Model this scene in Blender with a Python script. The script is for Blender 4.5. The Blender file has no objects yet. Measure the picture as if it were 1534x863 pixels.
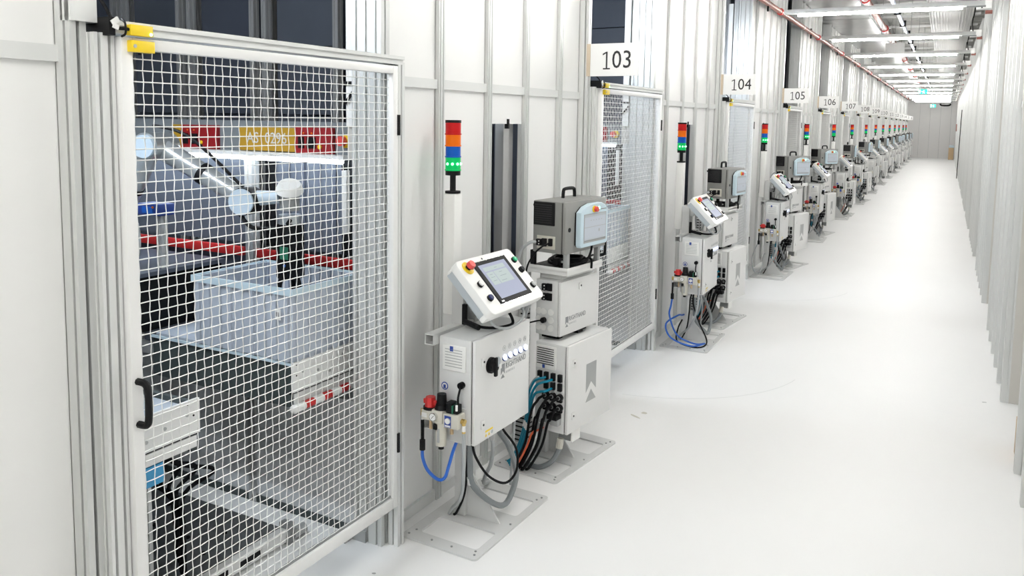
import bpy, bmesh, math, random
from mathutils import Vector, Matrix
random.seed(7)
C = bpy.context.scene.collection
R = math.radians
sc = bpy.context.scene
# ------------------------------------------------------------------ camera
CAM = dict(yaw=-0.4952, pitch=-0.0980, roll=0.0150, f=1199.2, ppy=296.3, h=1.770)
def setup_camera():
    y, p, r = CAM['yaw'], CAM['pitch'], CAM['roll']
    f = Vector((math.sin(y)*math.cos(p), math.cos(y)*math.cos(p), math.sin(p)))
    rt = Vector((math.cos(y), -math.sin(y), 0)); up = rt.cross(f)
    r2 = rt*math.cos(r)+up*math.sin(r); u2 = -rt*math.sin(r)+up*math.cos(r)
    cd = bpy.data.cameras.new('camera'); co = bpy.data.objects.new('camera', cd); C.objects.link(co)
    m = Matrix((( r2.x, u2.x, -f.x, 0), (r2.y, u2.y, -f.y, 0), (r2.z, u2.z, -f.z, CAM['h']), (0, 0, 0, 1)))
    co.matrix_world = m
    cd.sensor_width = 36; cd.lens = CAM['f']*36/1534; cd.shift_y = (CAM['ppy']-431.5)/1534
    cd.clip_start = .02; cd.clip_end = 200
    sc.camera = co
setup_camera()
# ------------------------------------------------------------------ world, exposure, light levels
w = bpy.data.worlds.new('world'); sc.world = w; w.use_nodes = True
w.node_tree.nodes['Background'].inputs[0].default_value = (.9, .95, 1, 1)
w.node_tree.nodes['Background'].inputs[1].default_value = .25
sc.view_settings.view_transform = 'Standard'; sc.view_settings.look = 'None'
sc.view_settings.exposure = 0.06; sc.view_settings.gamma = 1; sc.view_settings.use_curve_mapping = False
TUBE = 132.0          # corridor luminaires
CELLTUBE = 22.0      # tube over the port inside each robot cell
TOPTUBE = 260.0      # tube hung high inside each robot cell
# ------------------------------------------------------------------ layout
S0, P = 2.603, 3.29
NST = 14
XW, XD, XR = -1.99, -1.909, 0.405
def S(k): return S0+P*k
# ------------------------------------------------------------------ materials
M = {}
def mat(n, col, rough=.5, metal=0., emit=0., noise=.04, scale=12., spec=.5, trans=0., coat=0., bump=0.):
    m = bpy.data.materials.new(n); m.use_nodes = True; nt = m.node_tree; b = nt.nodes['Principled BSDF']
    c = tuple(col)+(1,)
    b.inputs['Base Color'].default_value = c; b.inputs['Roughness'].default_value = rough; b.inputs['Metallic'].default_value = metal
    b.inputs['Specular IOR Level'].default_value = spec
    if coat: b.inputs['Coat Weight'].default_value = coat
    if trans: b.inputs['Transmission Weight'].default_value = trans
    if emit:
        b.inputs['Emission Color'].default_value = c; b.inputs['Emission Strength'].default_value = emit
    if noise or bump:
        tc = nt.nodes.new('ShaderNodeTexCoord'); tx = nt.nodes.new('ShaderNodeTexNoise'); tx.inputs['Scale'].default_value = scale
        tx.inputs['Detail'].default_value = 3
        nt.links.new(tc.outputs['Object'], tx.inputs['Vector'])
        if noise:
            mr = nt.nodes.new('ShaderNodeMapRange'); mr.inputs['To Min'].default_value = 1-noise; mr.inputs['To Max'].default_value = 1+noise
            nt.links.new(tx.outputs['Fac'], mr.inputs['Value'])
            mx = nt.nodes.new('ShaderNodeVectorMath'); mx.operation = 'SCALE'; mx.inputs[0].default_value = col
            nt.links.new(mr.outputs[0], mx.inputs['Scale']); nt.links.new(mx.outputs[0], b.inputs['Base Color'])
        if bump:
            bp = nt.nodes.new('ShaderNodeBump'); bp.inputs['Strength'].default_value = bump; bp.inputs['Distance'].default_value = .002
            nt.links.new(tx.outputs['Fac'], bp.inputs['Height']); nt.links.new(bp.outputs[0], b.inputs['Normal'])
    M[n] = m; return m
mat('panel', (.86, .86, .85), .4, scale=3, noise=.012)
mat('alu', (.66, .67, .66), .38, .35, scale=4, noise=.03)
mat('alu_dark', (.42, .43, .43), .4, .5, scale=4)
mat('groove', (.10, .10, .10), .6)
mat('rail', (.73, .74, .73), .4, .15, scale=3, noise=.02)
mat('doorframe', (.83, .83, .82), .4, .05, noise=.01)
mat('wire', (.86, .86, .84), .4, .1, noise=.02)
mat('black', (.008, .008, .009), .5, spec=.18)
mat('slatblack', (.03, .03, .032), .5, spec=.2)
mat('rubber', (.006, .006, .007), .6, spec=.15)
mat('cabinet', (.72, .725, .72), .38, noise=.012, scale=30, coat=.2)
mat('cabdoor', (.80, .80, .79), .35, noise=.012, scale=30, coat=.2)
mat('paint', (.66, .665, .66), .4, noise=.02, scale=20)
mat('plate', (.66, .665, .66), .42, noise=.04, scale=10)
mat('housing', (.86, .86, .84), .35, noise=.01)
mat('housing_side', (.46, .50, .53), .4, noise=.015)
mat('ctrl', (.235, .235, .225), .5, noise=.03, scale=40, bump=.1)
mat('ctrldoor', (.275, .275, .262), .5, noise=.03, scale=40, bump=.1)
mat('pendant', (.60, .74, .82), .35, noise=.01)
mat('white', (.84, .84, .83), .4, noise=.01)
mat('grey', (.40, .41, .41), .45)
mat('midgrey', (.26, .27, .27), .5)
mat('logo', (.26, .27, .28), .5, noise=.01)
mat('ink', (.02, .02, .022), .5)
mat('palelogo', (.62, .63, .64), .5)
mat('signboard', (.88, .88, .87), .45, noise=.01)
mat('wood', (.60, .50, .38), .6, scale=20, noise=.12)
mat('red', (.62, .03, .03), .35)
mat('softred', (.72, .08, .07), .35)
mat('yellow', (.86, .62, .02), .4)
mat('gold', (.45, .26, .02), .45)
mat('signred', (.28, .008, .012), .45)
mat('blue', (.02, .13, .55), .35)
mat('bluedark', (.012, .022, .11), .4, spec=.3)
mat('labelblue', (.03, .07, .32), .4)
mat('hoseblue', (.03, .15, .62), .3)
mat('cyan', (.0, .22, .35), .35)
mat('orange', (.70, .13, .05), .4)
mat('cablegrey', (.42, .44, .45), .45)
mat('cablemid', (.22, .24, .25), .45)
mat('beige', (.62, .60, .53), .45)
mat('brass', (.62, .44, .15), .3, .9)
mat('chrome', (.75, .75, .75), .15, 1.)
mat('greenb', (.0, .42, .17), .3)
mat('pcb', (.02, .16, .09), .5)
mat('lens_red', (.48, .006, .008), .3, spec=.25, emit=.05, noise=0)
mat('lens_orange', (.72, .14, .0), .3, spec=.25, emit=.08, noise=0)
mat('lens_blue', (.003, .09, .45), .3, spec=.25, emit=.05, noise=0)
mat('lens_green', (.0, .38, .09), .3, spec=.25, emit=.45, noise=0)
mat('led', (.25, 1., .45), .3, emit=6, noise=0)
mat('lampwhite', (.74, .80, 1.), .3, emit=.8, noise=0)
mat('scr', (.26, .28, .37), .5, emit=.5, spec=.2, noise=.02, scale=30)
mat('scrbox', (.32, .37, .37), .5, emit=.5, spec=.2, noise=.01)
mat('scrline', (.2, .25, .28), .5, emit=.3, spec=.2, noise=0)
mat('scrwhite', (.36, .39, .43), .5, emit=.45, spec=.2, noise=.02, scale=20)
mat('tube', (1., .985, .95), .3, emit=TUBE, noise=0)
mat('celltube', (.80, .90, 1.), .3, emit=CELLTUBE, noise=0)
mat('toptube', (.84, .92, 1.), .3, emit=TOPTUBE, noise=0)
mat('pipered', (.30, .11, .085), .45, noise=.1)
mat('pipeblue', (.34, .40, .52), .3, .5)
mat('trayrib', (.42, .42, .41), .5)
mat('galv', (.50, .51, .51), .3, .8, scale=5, noise=.25, bump=.2)
mat('deck', (.62, .62, .60), .5)
mat('lightbar', (.72, .73, .72), .4, .1)
mat('backwall', (.74, .73, .72), .55, noise=.02, scale=2)
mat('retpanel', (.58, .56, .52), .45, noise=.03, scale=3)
mat('exit', (.02, .55, .42), .4, emit=1.2, noise=0)
mat('exitwhite', (.9, 1, .98), .4, emit=1.5, noise=0)
mat('cardboard', (.55, .40, .24), .7, scale=25, noise=.1)
mat('slate', (.085, .098, .13), .5, scale=3, noise=.15)
mat('slate2', (.105, .12, .15), .45, scale=3, noise=.15)
mat('gridcol', (.50, .50, .50), .4, .35, scale=2, noise=.12)
mat('tote', (.50, .55, .63), .45, noise=.03)
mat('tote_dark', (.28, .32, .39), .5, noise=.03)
mat('steelplate', (.20, .215, .225), .4, .4, noise=.15, scale=6)
mat('convdark', (.06, .075, .075), .5, noise=.1, spec=.3)
mat('acrylic', (.60, .62, .64), .12, noise=.02)
mat('shadepanel', (.50, .52, .53), .3)
mat('fascia', (.19, .21, .225), .5)
mat('robot', (.52, .55, .57), .28, .6, noise=.03)
mat('robotcap', (.55, .66, .76), .35)
mat('glass', (.9, .95, .95), .05, noise=0)
def floor_mat():
    m = bpy.data.materials.new('floor_epoxy'); m.use_nodes = True; nt = m.node_tree; b = nt.nodes['Principled BSDF']
    b.inputs['Roughness'].default_value = .3; b.inputs['Specular IOR Level'].default_value = .4
    tc = nt.nodes.new('ShaderNodeTexCoord'); t1 = nt.nodes.new('ShaderNodeTexNoise'); t1.inputs['Scale'].default_value = .8; t1.inputs['Detail'].default_value = 4
    cr = nt.nodes.new('ShaderNodeValToRGB'); cr.color_ramp.elements[0].color = (.865, .865, .86, 1); cr.color_ramp.elements[1].color = (.88, .88, .875, 1)
    cr.color_ramp.elements[0].position = .35; cr.color_ramp.elements[1].position = .65
    nt.links.new(tc.outputs['Object'], t1.inputs['Vector']); nt.links.new(t1.outputs['Fac'], cr.inputs[0]); nt.links.new(cr.outputs[0], b.inputs['Base Color'])
    t2 = nt.nodes.new('ShaderNodeTexNoise'); t2.inputs['Scale'].default_value = 3
    mr = nt.nodes.new('ShaderNodeMapRange'); mr.inputs['To Min'].default_value = .46; mr.inputs['To Max'].default_value = .54
    nt.links.new(tc.outputs['Object'], t2.inputs['Vector']); nt.links.new(t2.outputs['Fac'], mr.inputs['Value']); nt.links.new(mr.outputs[0], b.inputs['Roughness'])
    M['floor'] = m
floor_mat()
# ------------------------------------------------------------------ mesh helpers
OFF = {}
class G:
    def __init__(s): s.bm = bmesh.new()
    def box(s, x0, x1, y0, y1, z0, z1, bev=0., seg=2):
        r = bmesh.ops.create_cube(s.bm, size=1)
        vs = r['verts']
        for v in vs:
            v.co = Vector(((x0+x1)/2+v.co.x*(x1-x0), (y0+y1)/2+v.co.y*(y1-y0), (z0+z1)/2+v.co.z*(z1-z0)))
        if bev:
            es = list({e for v in vs for e in v.link_edges})
            bmesh.ops.bevel(s.bm, geom=es, offset=bev, segments=seg, affect='EDGES', profile=.5)
        return s
    def obox(s, c, size, rot, bev=0.):
        old = set(s.bm.verts)
        h = [d/2 for d in size]; s.box(-h[0], h[0], -h[1], h[1], -h[2], h[2], bev)
        mm = Matrix.Translation(Vector(c)) @ rot.to_4x4()
        for v in s.bm.verts:
            if v not in old: v.co = mm @ v.co
        return s
    def cyl(s, a, b, r, n=16, r2=None):
        a, b = Vector(a), Vector(b); d = b-a
        q = d.to_track_quat('Z', 'Y').to_matrix().to_4x4()
        bmesh.ops.create_cone(s.bm, cap_ends=True, segments=n, radius1=r, radius2=r if r2 is None else r2, depth=d.length, matrix=Matrix.Translation((a+b)/2) @ q)
        return s
    def sph(s, c, r, n=16, sc_=(1, 1, 1)):
        bmesh.ops.create_uvsphere(s.bm, u_segments=n, v_segments=n//2, radius=r, matrix=Matrix.Translation(Vector(c)) @ Matrix.Diagonal((*sc_, 1)))
        return s
    def tube(s, pts, r, n=8, sub=6, closed=False, smooth=True):
        p = [Vector(q) for q in pts]
        if smooth and len(p) > 2:
            o = []
            for i in range(len(p)-1):
                a = p[max(i-1, 0)]; b = p[i]; c = p[i+1]; d = p[min(i+2, len(p)-1)]
                for j in range(sub):
                    t = j/sub
                    o.append(.5*((2*b)+(c-a)*t+(2*a-5*b+4*c-d)*t*t+(3*b-a-3*c+d)*t**3))
            o.append(p[-1]); p = o
        rings = []
        up = Vector((0, 0, 1)); t0 = (p[1]-p[0]).normalized()
        if abs(t0.dot(up)) > .9: up = Vector((1, 0, 0))
        nrm = t0.cross(up).normalized()
        for i, q in enumerate(p):
            t = (p[min(i+1, len(p)-1)]-p[max(i-1, 0)]).normalized()
            nrm = (nrm-t*nrm.dot(t)).normalized(); bn = t.cross(nrm)
            rings.append([s.bm.verts.new(q+r*(math.cos(2*math.pi*k/n)*nrm+math.sin(2*math.pi*k/n)*bn)) for k in range(n)])
        for i in range(len(rings)-1):
            for k in range(n): s.bm.faces.new((rings[i][k], rings[i][(k+1) % n], rings[i+1][(k+1) % n], rings[i+1][k]))
        s.bm.faces.new(rings[0][::-1]); s.bm.faces.new(rings[-1])
        return s
    def prism(s, poly, axis, a0, a1):
        def P3(u, v, a): return {'x': (a, u, v), 'y': (u, a, v), 'z': (u, v, a)}[axis]
        A = [s.bm.verts.new(P3(u, v, a0)) for u, v in poly]; B = [s.bm.verts.new(P3(u, v, a1)) for u, v in poly]
        s.bm.faces.new(A); s.bm.faces.new(B[::-1])
        for i in range(len(A)): s.bm.faces.new((A[i], B[i], B[(i+1) % len(A)], A[(i+1) % len(A)]))
        return s
    def add(s, me, mtx):
        old = set(s.bm.verts); s.bm.from_mesh(me)
        for v in s.bm.verts:
            if v not in old: v.co = mtx @ v.co
        return s
    def xf(s, mtx):
        bmesh.ops.transform(s.bm, matrix=mtx, verts=s.bm.verts); return s
    def build(s, name, m, parent=None, smooth=True, kind=None, label=None):
        bmesh.ops.recalc_face_normals(s.bm, faces=s.bm.faces)
        me = bpy.data.meshes.new(name)
        root = parent
        while root is not None and root.parent is not None: root = root.parent
        o = bpy.data.objects.new(name, me)
        off = OFF.get(root.name if root else None)
        if off is not None: bmesh.ops.translate(s.bm, verts=s.bm.verts, vec=-off)
        s.bm.to_mesh(me); s.bm.free()
        if smooth: me.shade_smooth(); me.set_sharp_from_angle(angle=.55)
        me.materials.append(M[m]); C.objects.link(o)
        if parent is not None: o.parent = parent
        if kind: o['kind'] = kind
        if label: o['label'] = label
        return o
def B(*a, bev=0.): return G().box(*a, bev=bev)
def rrect(x0, x1, y0, y1, r, n=5):
    o = []
    for cx, cy, a in ((x1-r, y1-r, 0), (x0+r, y1-r, 90), (x0+r, y0+r, 180), (x1-r, y0+r, 270)):
        for i in range(n+1):
            t = R(a+90*i/n); o.append((cx+r*math.cos(t), cy+r*math.sin(t)))
    return o
def curve_mesh(cu):
    o = bpy.data.objects.new('tmp', cu); C.objects.link(o)
    dg = bpy.context.evaluated_depsgraph_get(); me = bpy.data.meshes.new_from_object(o.evaluated_get(dg))
    bpy.data.objects.remove(o); bpy.data.curves.remove(cu); return me
def flat2d(polys, th, bev=0.):
    cu = bpy.data.curves.new('tmp', 'CURVE'); cu.dimensions = '2D'; cu.fill_mode = 'BOTH'; cu.extrude = th/2; cu.bevel_depth = bev
    for pl in polys:
        sp = cu.splines.new('POLY'); sp.points.add(len(pl)-1); sp.use_cyclic_u = True
        for i, (x, y) in enumerate(pl): sp.points[i].co = (x, y, 0, 1)
    return curve_mesh(cu)
def text_mesh(t, size, th=.0006, align='LEFT', spacing=1.0):
    cu = bpy.data.curves.new('tmp', 'FONT'); cu.body = t; cu.size = size; cu.extrude = th; cu.align_x = align; cu.align_y = 'CENTER'; cu.space_character = spacing
    cu.resolution_u = 3
    return curve_mesh(cu)
FX = Matrix(((0, 0, 1, 0), (1, 0, 0, 0), (0, 1, 0, 0), (0, 0, 0, 1)))     # flat drawing -> faces +x, reads along +y
FY = Matrix(((1, 0, 0, 0), (0, 0, -1, 0), (0, 1, 0, 0), (0, 0, 0, 1)))    # flat drawing -> faces -y, reads along +x
def at(mtx, x, y, z, sx=1, sy=1): return Matrix.Translation((x, y, z)) @ mtx @ Matrix.Diagonal((sx, sy, 1, 1))
# ------------------------------------------------------------------ things
class Fr:
    def __init__(s, x, y, deg): s.x, s.y, s.a = x, y, R(deg)
    def w(s, b): c, n = math.cos(s.a), math.sin(s.a); return Vector((s.x+c*b[0]-n*b[1], s.y+n*b[0]+c*b[1], b[2]))
def thing(name, label, cat, fr, base, group=None):
    o = bpy.data.objects.new(name, None); o.empty_display_size = .05; C.objects.link(o)
    OFF[o.name] = Vector(base)
    o.location = fr.w(base); o.rotation_euler.z = fr.a
    o['label'] = label; o['category'] = cat
    if group: o['group'] = group
    return o
def tag(o, label, cat, group=None):
    o['label'] = label; o['category'] = cat
    if group: o['group'] = group
    return o
def size_of(o):
    return max(o.dimensions) if o.type == 'MESH' else 9
def copy_thing(src, fr, label, minsize=0., extra=0., group=None):
    r = src.copy(); C.objects.link(r); b = OFF[src.name]; OFF[r.name] = b
    r.location = fr.w(b); r.rotation_euler.z = fr.a+R(extra); r['label'] = label
    if group: r['group'] = group
    for ch in src.children:
        if minsize and SZ(ch) < minsize: continue
        c = ch.copy(); C.objects.link(c); c.parent = r
        for g in ch.children:
            if minsize and SZ(g) < minsize: continue
            d = g.copy(); C.objects.link(d); d.parent = c
    return r
_sz = {}
def SZ(o):
    k = o.data.name
    if k not in _sz:
        vs = [v.co for v in o.data.vertices]
        _sz[k] = max(max(v[i] for v in vs)-min(v[i] for v in vs) for i in range(3))
    return _sz[k]
def struct(o): o['kind'] = 'structure'; return o
def hinted(k): return f'just before the {103+k} sign'
# ================================================================== SETTING
ZT = 3.57
YE = 49.1
fl = struct(B(-7.0, .75, -4.0, YE+.1, -.1, 0).build('floor', 'floor'))
B(-.30, .395, -.6, 0, 0, 0) if False else None
wl = struct(bpy.data.objects.new('wall_left', None)); C.objects.link(wl)
wr = struct(bpy.data.objects.new('wall_right', None)); C.objects.link(wr)
def prof(x0, x1, y0, y1, z0, z1, gx=True, ny=1, gw=.008, gd=.006, side='x'):
    """extruded aluminium profile with grooves on its +x / -x faces (and -y faces)"""
    W = y1-y0; D = x1-x0; pts = []
    # front (+x) face from y0 to y1
    def face(a0, a1, n, f):
        o = [f(a0, 0)]
        for i in range(n):
            c = a0+(a1-a0)*(i+.5)/n; s = 1 if a1 > a0 else -1
            o += [f(c-s*gw/2, 0), f(c-s*gw/2, gd), f(c+s*gw/2, gd), f(c+s*gw/2, 0)]
        return o
    pts += face(y0, y1, ny, lambda a, d: (x1-d, a))
    nx = max(1, round(D/.045))
    pts += face(x1, x0, nx, lambda a, d: (a, y1-d))
    pts += face(y1, y0, ny, lambda a, d: (x0+d, a))
    pts += face(x0, x1, nx, lambda a, d: (a, y0+d))
    return G().prism(pts, 'z', z0, z1)
_post = None
def link_copy(src, loc, parent, name=None):
    o = src.copy(); C.objects.link(o); o.location = loc; o.parent = parent; return o
protos = {}
def wallpost(side, y, x):
    par = wl if side < 0 else wr
    key = ('post', side)
    if key not in protos:
        o = prof(-.045, 0, 0, .045, 0, ZT, ny=2, gw=.006, gd=.004).build('wall_post', 'alu', par, smooth=False)
        if side > 0: pass
        protos[key] = o; o.location = (x, y, 0)
    else: link_copy(protos[key], (x, y, 0), par)
def piece(key, name, m, dims, loc, par, bev=0.):
    if key not in protos:
        o = B(0, dims[0], 0, dims[1], 0, dims[2], bev=bev).build(name, m, par, smooth=False); protos[key] = o; o.location = loc
    else: link_copy(protos[key], loc, par)
offs = [.38, .81, 1.21, 1.63]
def wall_bay(k):
    s = S(k); e = s+P-1.345
    ys = [s+.0]+[s+o for o in offs]+[e]
    for y in ys[1:-1]: wallpost(-1, y, XW+.004)
    for i in range(5):
        a = ys[i]+(.045 if i else .0); b = ys[i+1]; L = b-a
        # mid rail
        piece(('rail', i), 'wall_rail', 'rail', (.03, L, .042), (XW-.034, a, 1.898), wl)
        piece(('prail', i), 'wall_rail', 'rail', (.03, L, .05), (XW-.034, a, .0), wl)
        piece(('up', i), 'wall_panel', 'panel', (.012, L, ZT-1.94), (XW-.030, a, 1.94), wl)
        if i == 2:
            piece(('lo2a', i), 'wall_panel', 'panel', (.012, L, 1.898-1.745), (XW-.030, a, 1.745), wl)
            piece(('lo2b', i), 'wall_panel', 'panel', (.012, L, .90-.05), (XW-.030, a, .05), wl)
            # slot: sliver panel edge and dark column behind it
            piece(('slotcol', i), 'slot_profile', 'gridcol', (.05, .07, .845), (XW-.12, a+.285, .90), wl)
            piece(('slotcol2', i), 'slot_profile', 'gridcol', (.05, .06, .845), (XW-.10, a+.215, .90), wl); piece(('slotcol3', i), 'slot_profile', 'slate2', (.04, .05, .845), (XW-.12, a+.06, .90), wl)
            piece(('slotbk', i), 'slot_backing', 'slate', (.02, .5, .845), (XW-.26, a-.05, .90), wl)
            piece(('slotcap', i), 'slot_clip', 'rubber', (.02, .015, .05), (XW-.03, a+.19, 1.72), wl)
        else:
            piece(('lo', i), 'wall_panel', 'panel', (.012, L, 1.898-.05), (XW-.030, a, .05), wl)
def door_frame(k):
    """posts and header of one guard door, hinge end at S(k)"""
    s = S(k); l = s-1.345
    def pp(key, f, name, m):
        if key not in protos:
            o = f().build(name, m, wl, smooth=False); protos[key] = o; o.location = (0, s, 0)
        else: link_copy(protos[key], (0, s, 0), wl)
    pp('latchA', lambda: prof(-2.03, -1.945, -1.345, -1.30, 0, ZT, ny=1, gw=.009, gd=.03), 'door_post', 'alu')
    pp('latchB', lambda: prof(-1.995, -1.915, -1.30, -1.243, 0, 1.975, ny=2, gw=.008, gd=.025), 'door_post', 'rail')
    pp('latchC', lambda: prof(-1.985, XD, -1.285, -1.247, 0, 1.975, ny=1), 'door_post', 'rail') if False else None
    pp('hingeA', lambda: prof(-1.945, -1.895, -.042, 0, 0, 1.975, ny=1, gw=.009, gd=.016), 'door_post', 'rail')
    pp('hingeB', lambda: prof(-2.10, -1.955, -.075, -.020, 0, ZT, ny=1, gw=.010, gd=.010), 'door_post', 'alu')
    pp('hingeC', lambda: prof(-2.02, -1.985, -.02, .012, 0, ZT, ny=1, gw=.006), 'door_post', 'rail')
    pp('header', lambda: G().prism([(-1.955, 1.975), (-1.895, 1.975), (-1.895, 1.985), (-1.903, 1.985), (-1.903, 1.995), (-1.895, 1.995), (-1.895, 2.008), (-1.955, 2.008)], 'y', -1.26, 0), 'door_header', 'rail')
    pp('hcap', lambda: B(-1.99, -1.888, -1.275, -1.258, 1.968, 2.014), 'header_cap', 'black')
    pp('slab', lambda: B(-1.98, -1.935, -1.345, -1.275, 2.0, 2.30), 'door_plate', 'rail') if k == 0 else None
    pp('foot', lambda: G().box(-2.11, -2.03, -.085, -.078, 0, .05).box(-2.11, -2.10, -.13, -.078, 0, .05), 'post_foot', 'grey')
for k in range(-1, NST): wall_bay(k)
for k in range(0, NST+1): door_frame(k)
# trailing piece of wall to the back wall, wall end behind camera
piece(('tail',), 'wall_panel', 'panel', (.012, YE-S(NST)+.2, ZT), (XW-.03, S(NST), 0), wl)
piece(('head',), 'wall_panel', 'panel', (.012, S(-1)+4.0, ZT), (XW-.03, -4.0, 0), wl)
# right wall : same bays, with recesses where the doors are
for k in range(-2, NST+1):
    s = S(k)+.05
    for j in range(6):
        y = s+.41*j
        if j == 0: y -= .02
        if -3 < y < YE-.1: 
            key = ('rpost', j in (0, 5))
            if key not in protos:
                o = prof(0, .06, 0, .05, 0, ZT, ny=2, gw=.007, gd=.004).build('wall_post', 'alu', wr, smooth=False); protos[key] = o; o.location = (XR, y, 0)
            else: link_copy(protos[key], (XR, y, 0), wr)
        if j < 5 and y < YE-.5:
            piece(('rp',), 'wall_panel', 'panel', (.012, .36, ZT), (XR+.032, y+.05, 0), wr)
            piece(('rrl',), 'wall_rail', 'rail', (.02, .36, .042), (XR+.020, y+.05, 1.898), wr)
    # recess
    y0 = s+.41*5+.05; y1 = s+P-.02
    if y1 < YE:
        piece(('rrec',), 'recess_panel', 'panel', (.012, y1-y0, ZT), (XR+.115, y0, 0), wr)
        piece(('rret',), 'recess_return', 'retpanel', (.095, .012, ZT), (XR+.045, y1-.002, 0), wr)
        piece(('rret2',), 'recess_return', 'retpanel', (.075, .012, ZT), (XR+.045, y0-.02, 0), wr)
        for q in (.12, .24, .36, .62, .80):
            key = ('rmid',)
            if key not in protos:
                o = prof(0, .03, 0, .04, 0, ZT, ny=1).build('recess_post', 'alu', wr, smooth=False); protos[key] = o; o.location = (XR+.085, y0+q, 0)
            else: link_copy(protos[key], (XR+.085, y0+q, 0), wr)
wb = struct(bpy.data.objects.new('wall_back', None)); C.objects.link(wb)
for i, x in enumerate((-2.0, -1.36, -.86, -.36, .14)):
    B(x+.006, x+(.634 if i == 0 else .494), YE, YE+.08, 0, 3.9).build('wall_panel', 'backwall', wb, smooth=False)
B(-2.0, .75, YE+.05, YE+.1, 0, 3.9).build('wall_backing', 'alu_dark', wb, smooth=False)
struct(B(-7.0, .75, -4.1, -4.0, 0, 3.95).build('wall_front', 'panel'))
struct(B(-7.1, -7.0, -4.1, YE, 0, 3.95).build('wall_side', 'slate'))
struct(B(.60, .75, -4.1, YE, 0, 3.95).build('wall_outer', 'panel'))
# ceiling deck
ce = struct(B(-7.0, .75, -4.1, YE+.1, 3.92, 4.0).build('ceiling', 'deck'))
g = G()
y = 5.0
while y < YE:
    g.prism([(y, 3.92), (y+.04, 3.86), (y+.12, 3.86), (y+.16, 3.92)], 'x', -2.0, .6); y += .26
g.build('deck_ribs', 'deck', ce, smooth=False, kind='stuff')
# ================================================================== CEILING SERVICES
FW = Fr(0, 0, 0)
def light_bar():
    t = thing('ceiling_light', 'white bar luminaire', 'light', FW, (-.72, 0, 2.975), 'bar luminaires across the aisle')
    B(-1.70, .262, -.03, .03, 2.991, 3.042, bev=.004).build('housing', 'lightbar', t)
    G().cyl((-1.55, 0, 2.977), (.06, 0, 2.977), .015, 12).build('lamp_tube', 'tube', t)
    B(.10, .27, -.012, .012, 2.978, 2.992).build('cable_channel', 'midgrey', t)
    for x in (-.90, -.53): G().cyl((x, 0, 3.035), (x, 0, 3.92), .004, 6).build('hanger', 'grey', t)
    return t
ys = [9.57+3.06*i for i in range(13)]
lt = light_bar(); lt.location.y = ys[0]
lt['label'] = 'white bar luminaire across the aisle, farthest from the back wall'
ORD = ('first','second','third','fourth','fifth','sixth','seventh','eighth','ninth','tenth','eleventh','twelfth','thirteenth')
def copy_at(src, dy, label, group=None):
    return copy_thing(src, Fr(0, dy, 0), label, group=group)
for i, y in enumerate(ys[1:]):
    o = copy_at(lt, y, f'white bar luminaire across the aisle, {ORD[11-i]} from the back wall')
for y in (6.51, 3.45, .39, -2.67): copy_at(lt, y, 'white bar luminaire above the aisle behind the first one in view')
def ceil_thing(name, m, label, cat, gfun):
    o = gfun().build(name, m); tag(o, label, cat); return o
t = thing('sprinkler_pipe', 'dull red steel pipe running along the top of the cell wall', 'pipe', FW, (-1.9, 4, 3.14))
G().cyl((-1.9, 3, 3.14), (-1.9, YE, 3.14), .032, 12).build('pipe', 'pipered', t)
for i in range(12):
    y = 10.4+3.3*i
    if y < YE-1: G().cyl((-1.9, y, 3.14), (-1.9, y+.07, 3.14), .042, 12).build('coupling', 'red', t); G().box(-1.91, -1.89, y-.75, y-.73, 3.05, 3.2).build('bracket', 'black', t); G().cyl((-1.9, y-1.5, 3.14), (-1.9, y-1.47, 3.14), .034, 12).build('band', 'white', t)
t = thing('branch_pipe', 'dull red steel pipe hung beneath the middle of the ceiling', 'pipe', FW, (-1.03, 5, 3.35))
G().cyl((-1.03, 5, 3.38), (-1.03, YE, 3.38), .045, 12).build('pipe', 'pipered', t)
for i in range(11): G().cyl((-1.03, 11.4+3.6*i, 3.38), (-1.03, 11.5+3.6*i, 3.38), .062, 12).build('coupling', 'red', t)
t = thing('steel_conduit', 'bluish steel conduit with black clamps under the ceiling', 'conduit', FW, (-.72, 5, 3.35))
G().cyl((-.72, 5, 3.36), (-.72, YE, 3.36), .028, 10).build('conduit', 'pipeblue', t)
for i in range(24): G().box(-.765, -.675, 11.2+1.55*i, 11.27+1.55*i, 3.325, 3.42).build('clamp', 'black', t)
t = thing('galvanised_duct', 'galvanised sheet metal duct hung beside the red wall pipe', 'duct', FW, (-1.75, 8, 3.5))
for i in range(11):
    B(-2.6, -1.18, 8+3.6*i, 8+3.6*i+3.57, 3.58, 3.84).build('duct_section', 'galv', t, smooth=False)
t = thing('cable_tray', 'dark steel cable tray running beside the galvanised duct', 'cable tray', FW, (-1.12, 5, 3.5))
G().box(-1.17, -1.165, 5, YE-.05, 3.45, 3.51).box(-1.11, -1.105, 5, YE-.05, 3.45, 3.51).box(-1.17, -1.105, 5, YE-.05, 3.45, 3.455).build('tray', 'midgrey', t, smooth=False)
for i in range(12): G().box(-1.14, -1.13, 9+3.3*i, 9.01+3.3*i, 3.45, 3.92).build('hanger', 'midgrey', t, smooth=False)
t = thing('ribbed_tray', 'wide white ribbed cable tray above the aisle lights', 'cable tray', FW, (-.05, 5, 3.5))
g = G()
for i in range(15): g.box(-.36+.042*i, -.345+.042*i, 5, YE-.05, 3.50, 3.53)
g.box(-.36, .26, 5, YE-.05, 3.53, 3.535).build('tray', 'trayrib', t, smooth=False)
for i in range(25): G().box(-1.09, .36, 10.3+1.53*i, 10.34+1.53*i, 3.535, 3.57).build('strut', 'rail', t, smooth=False)
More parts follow.
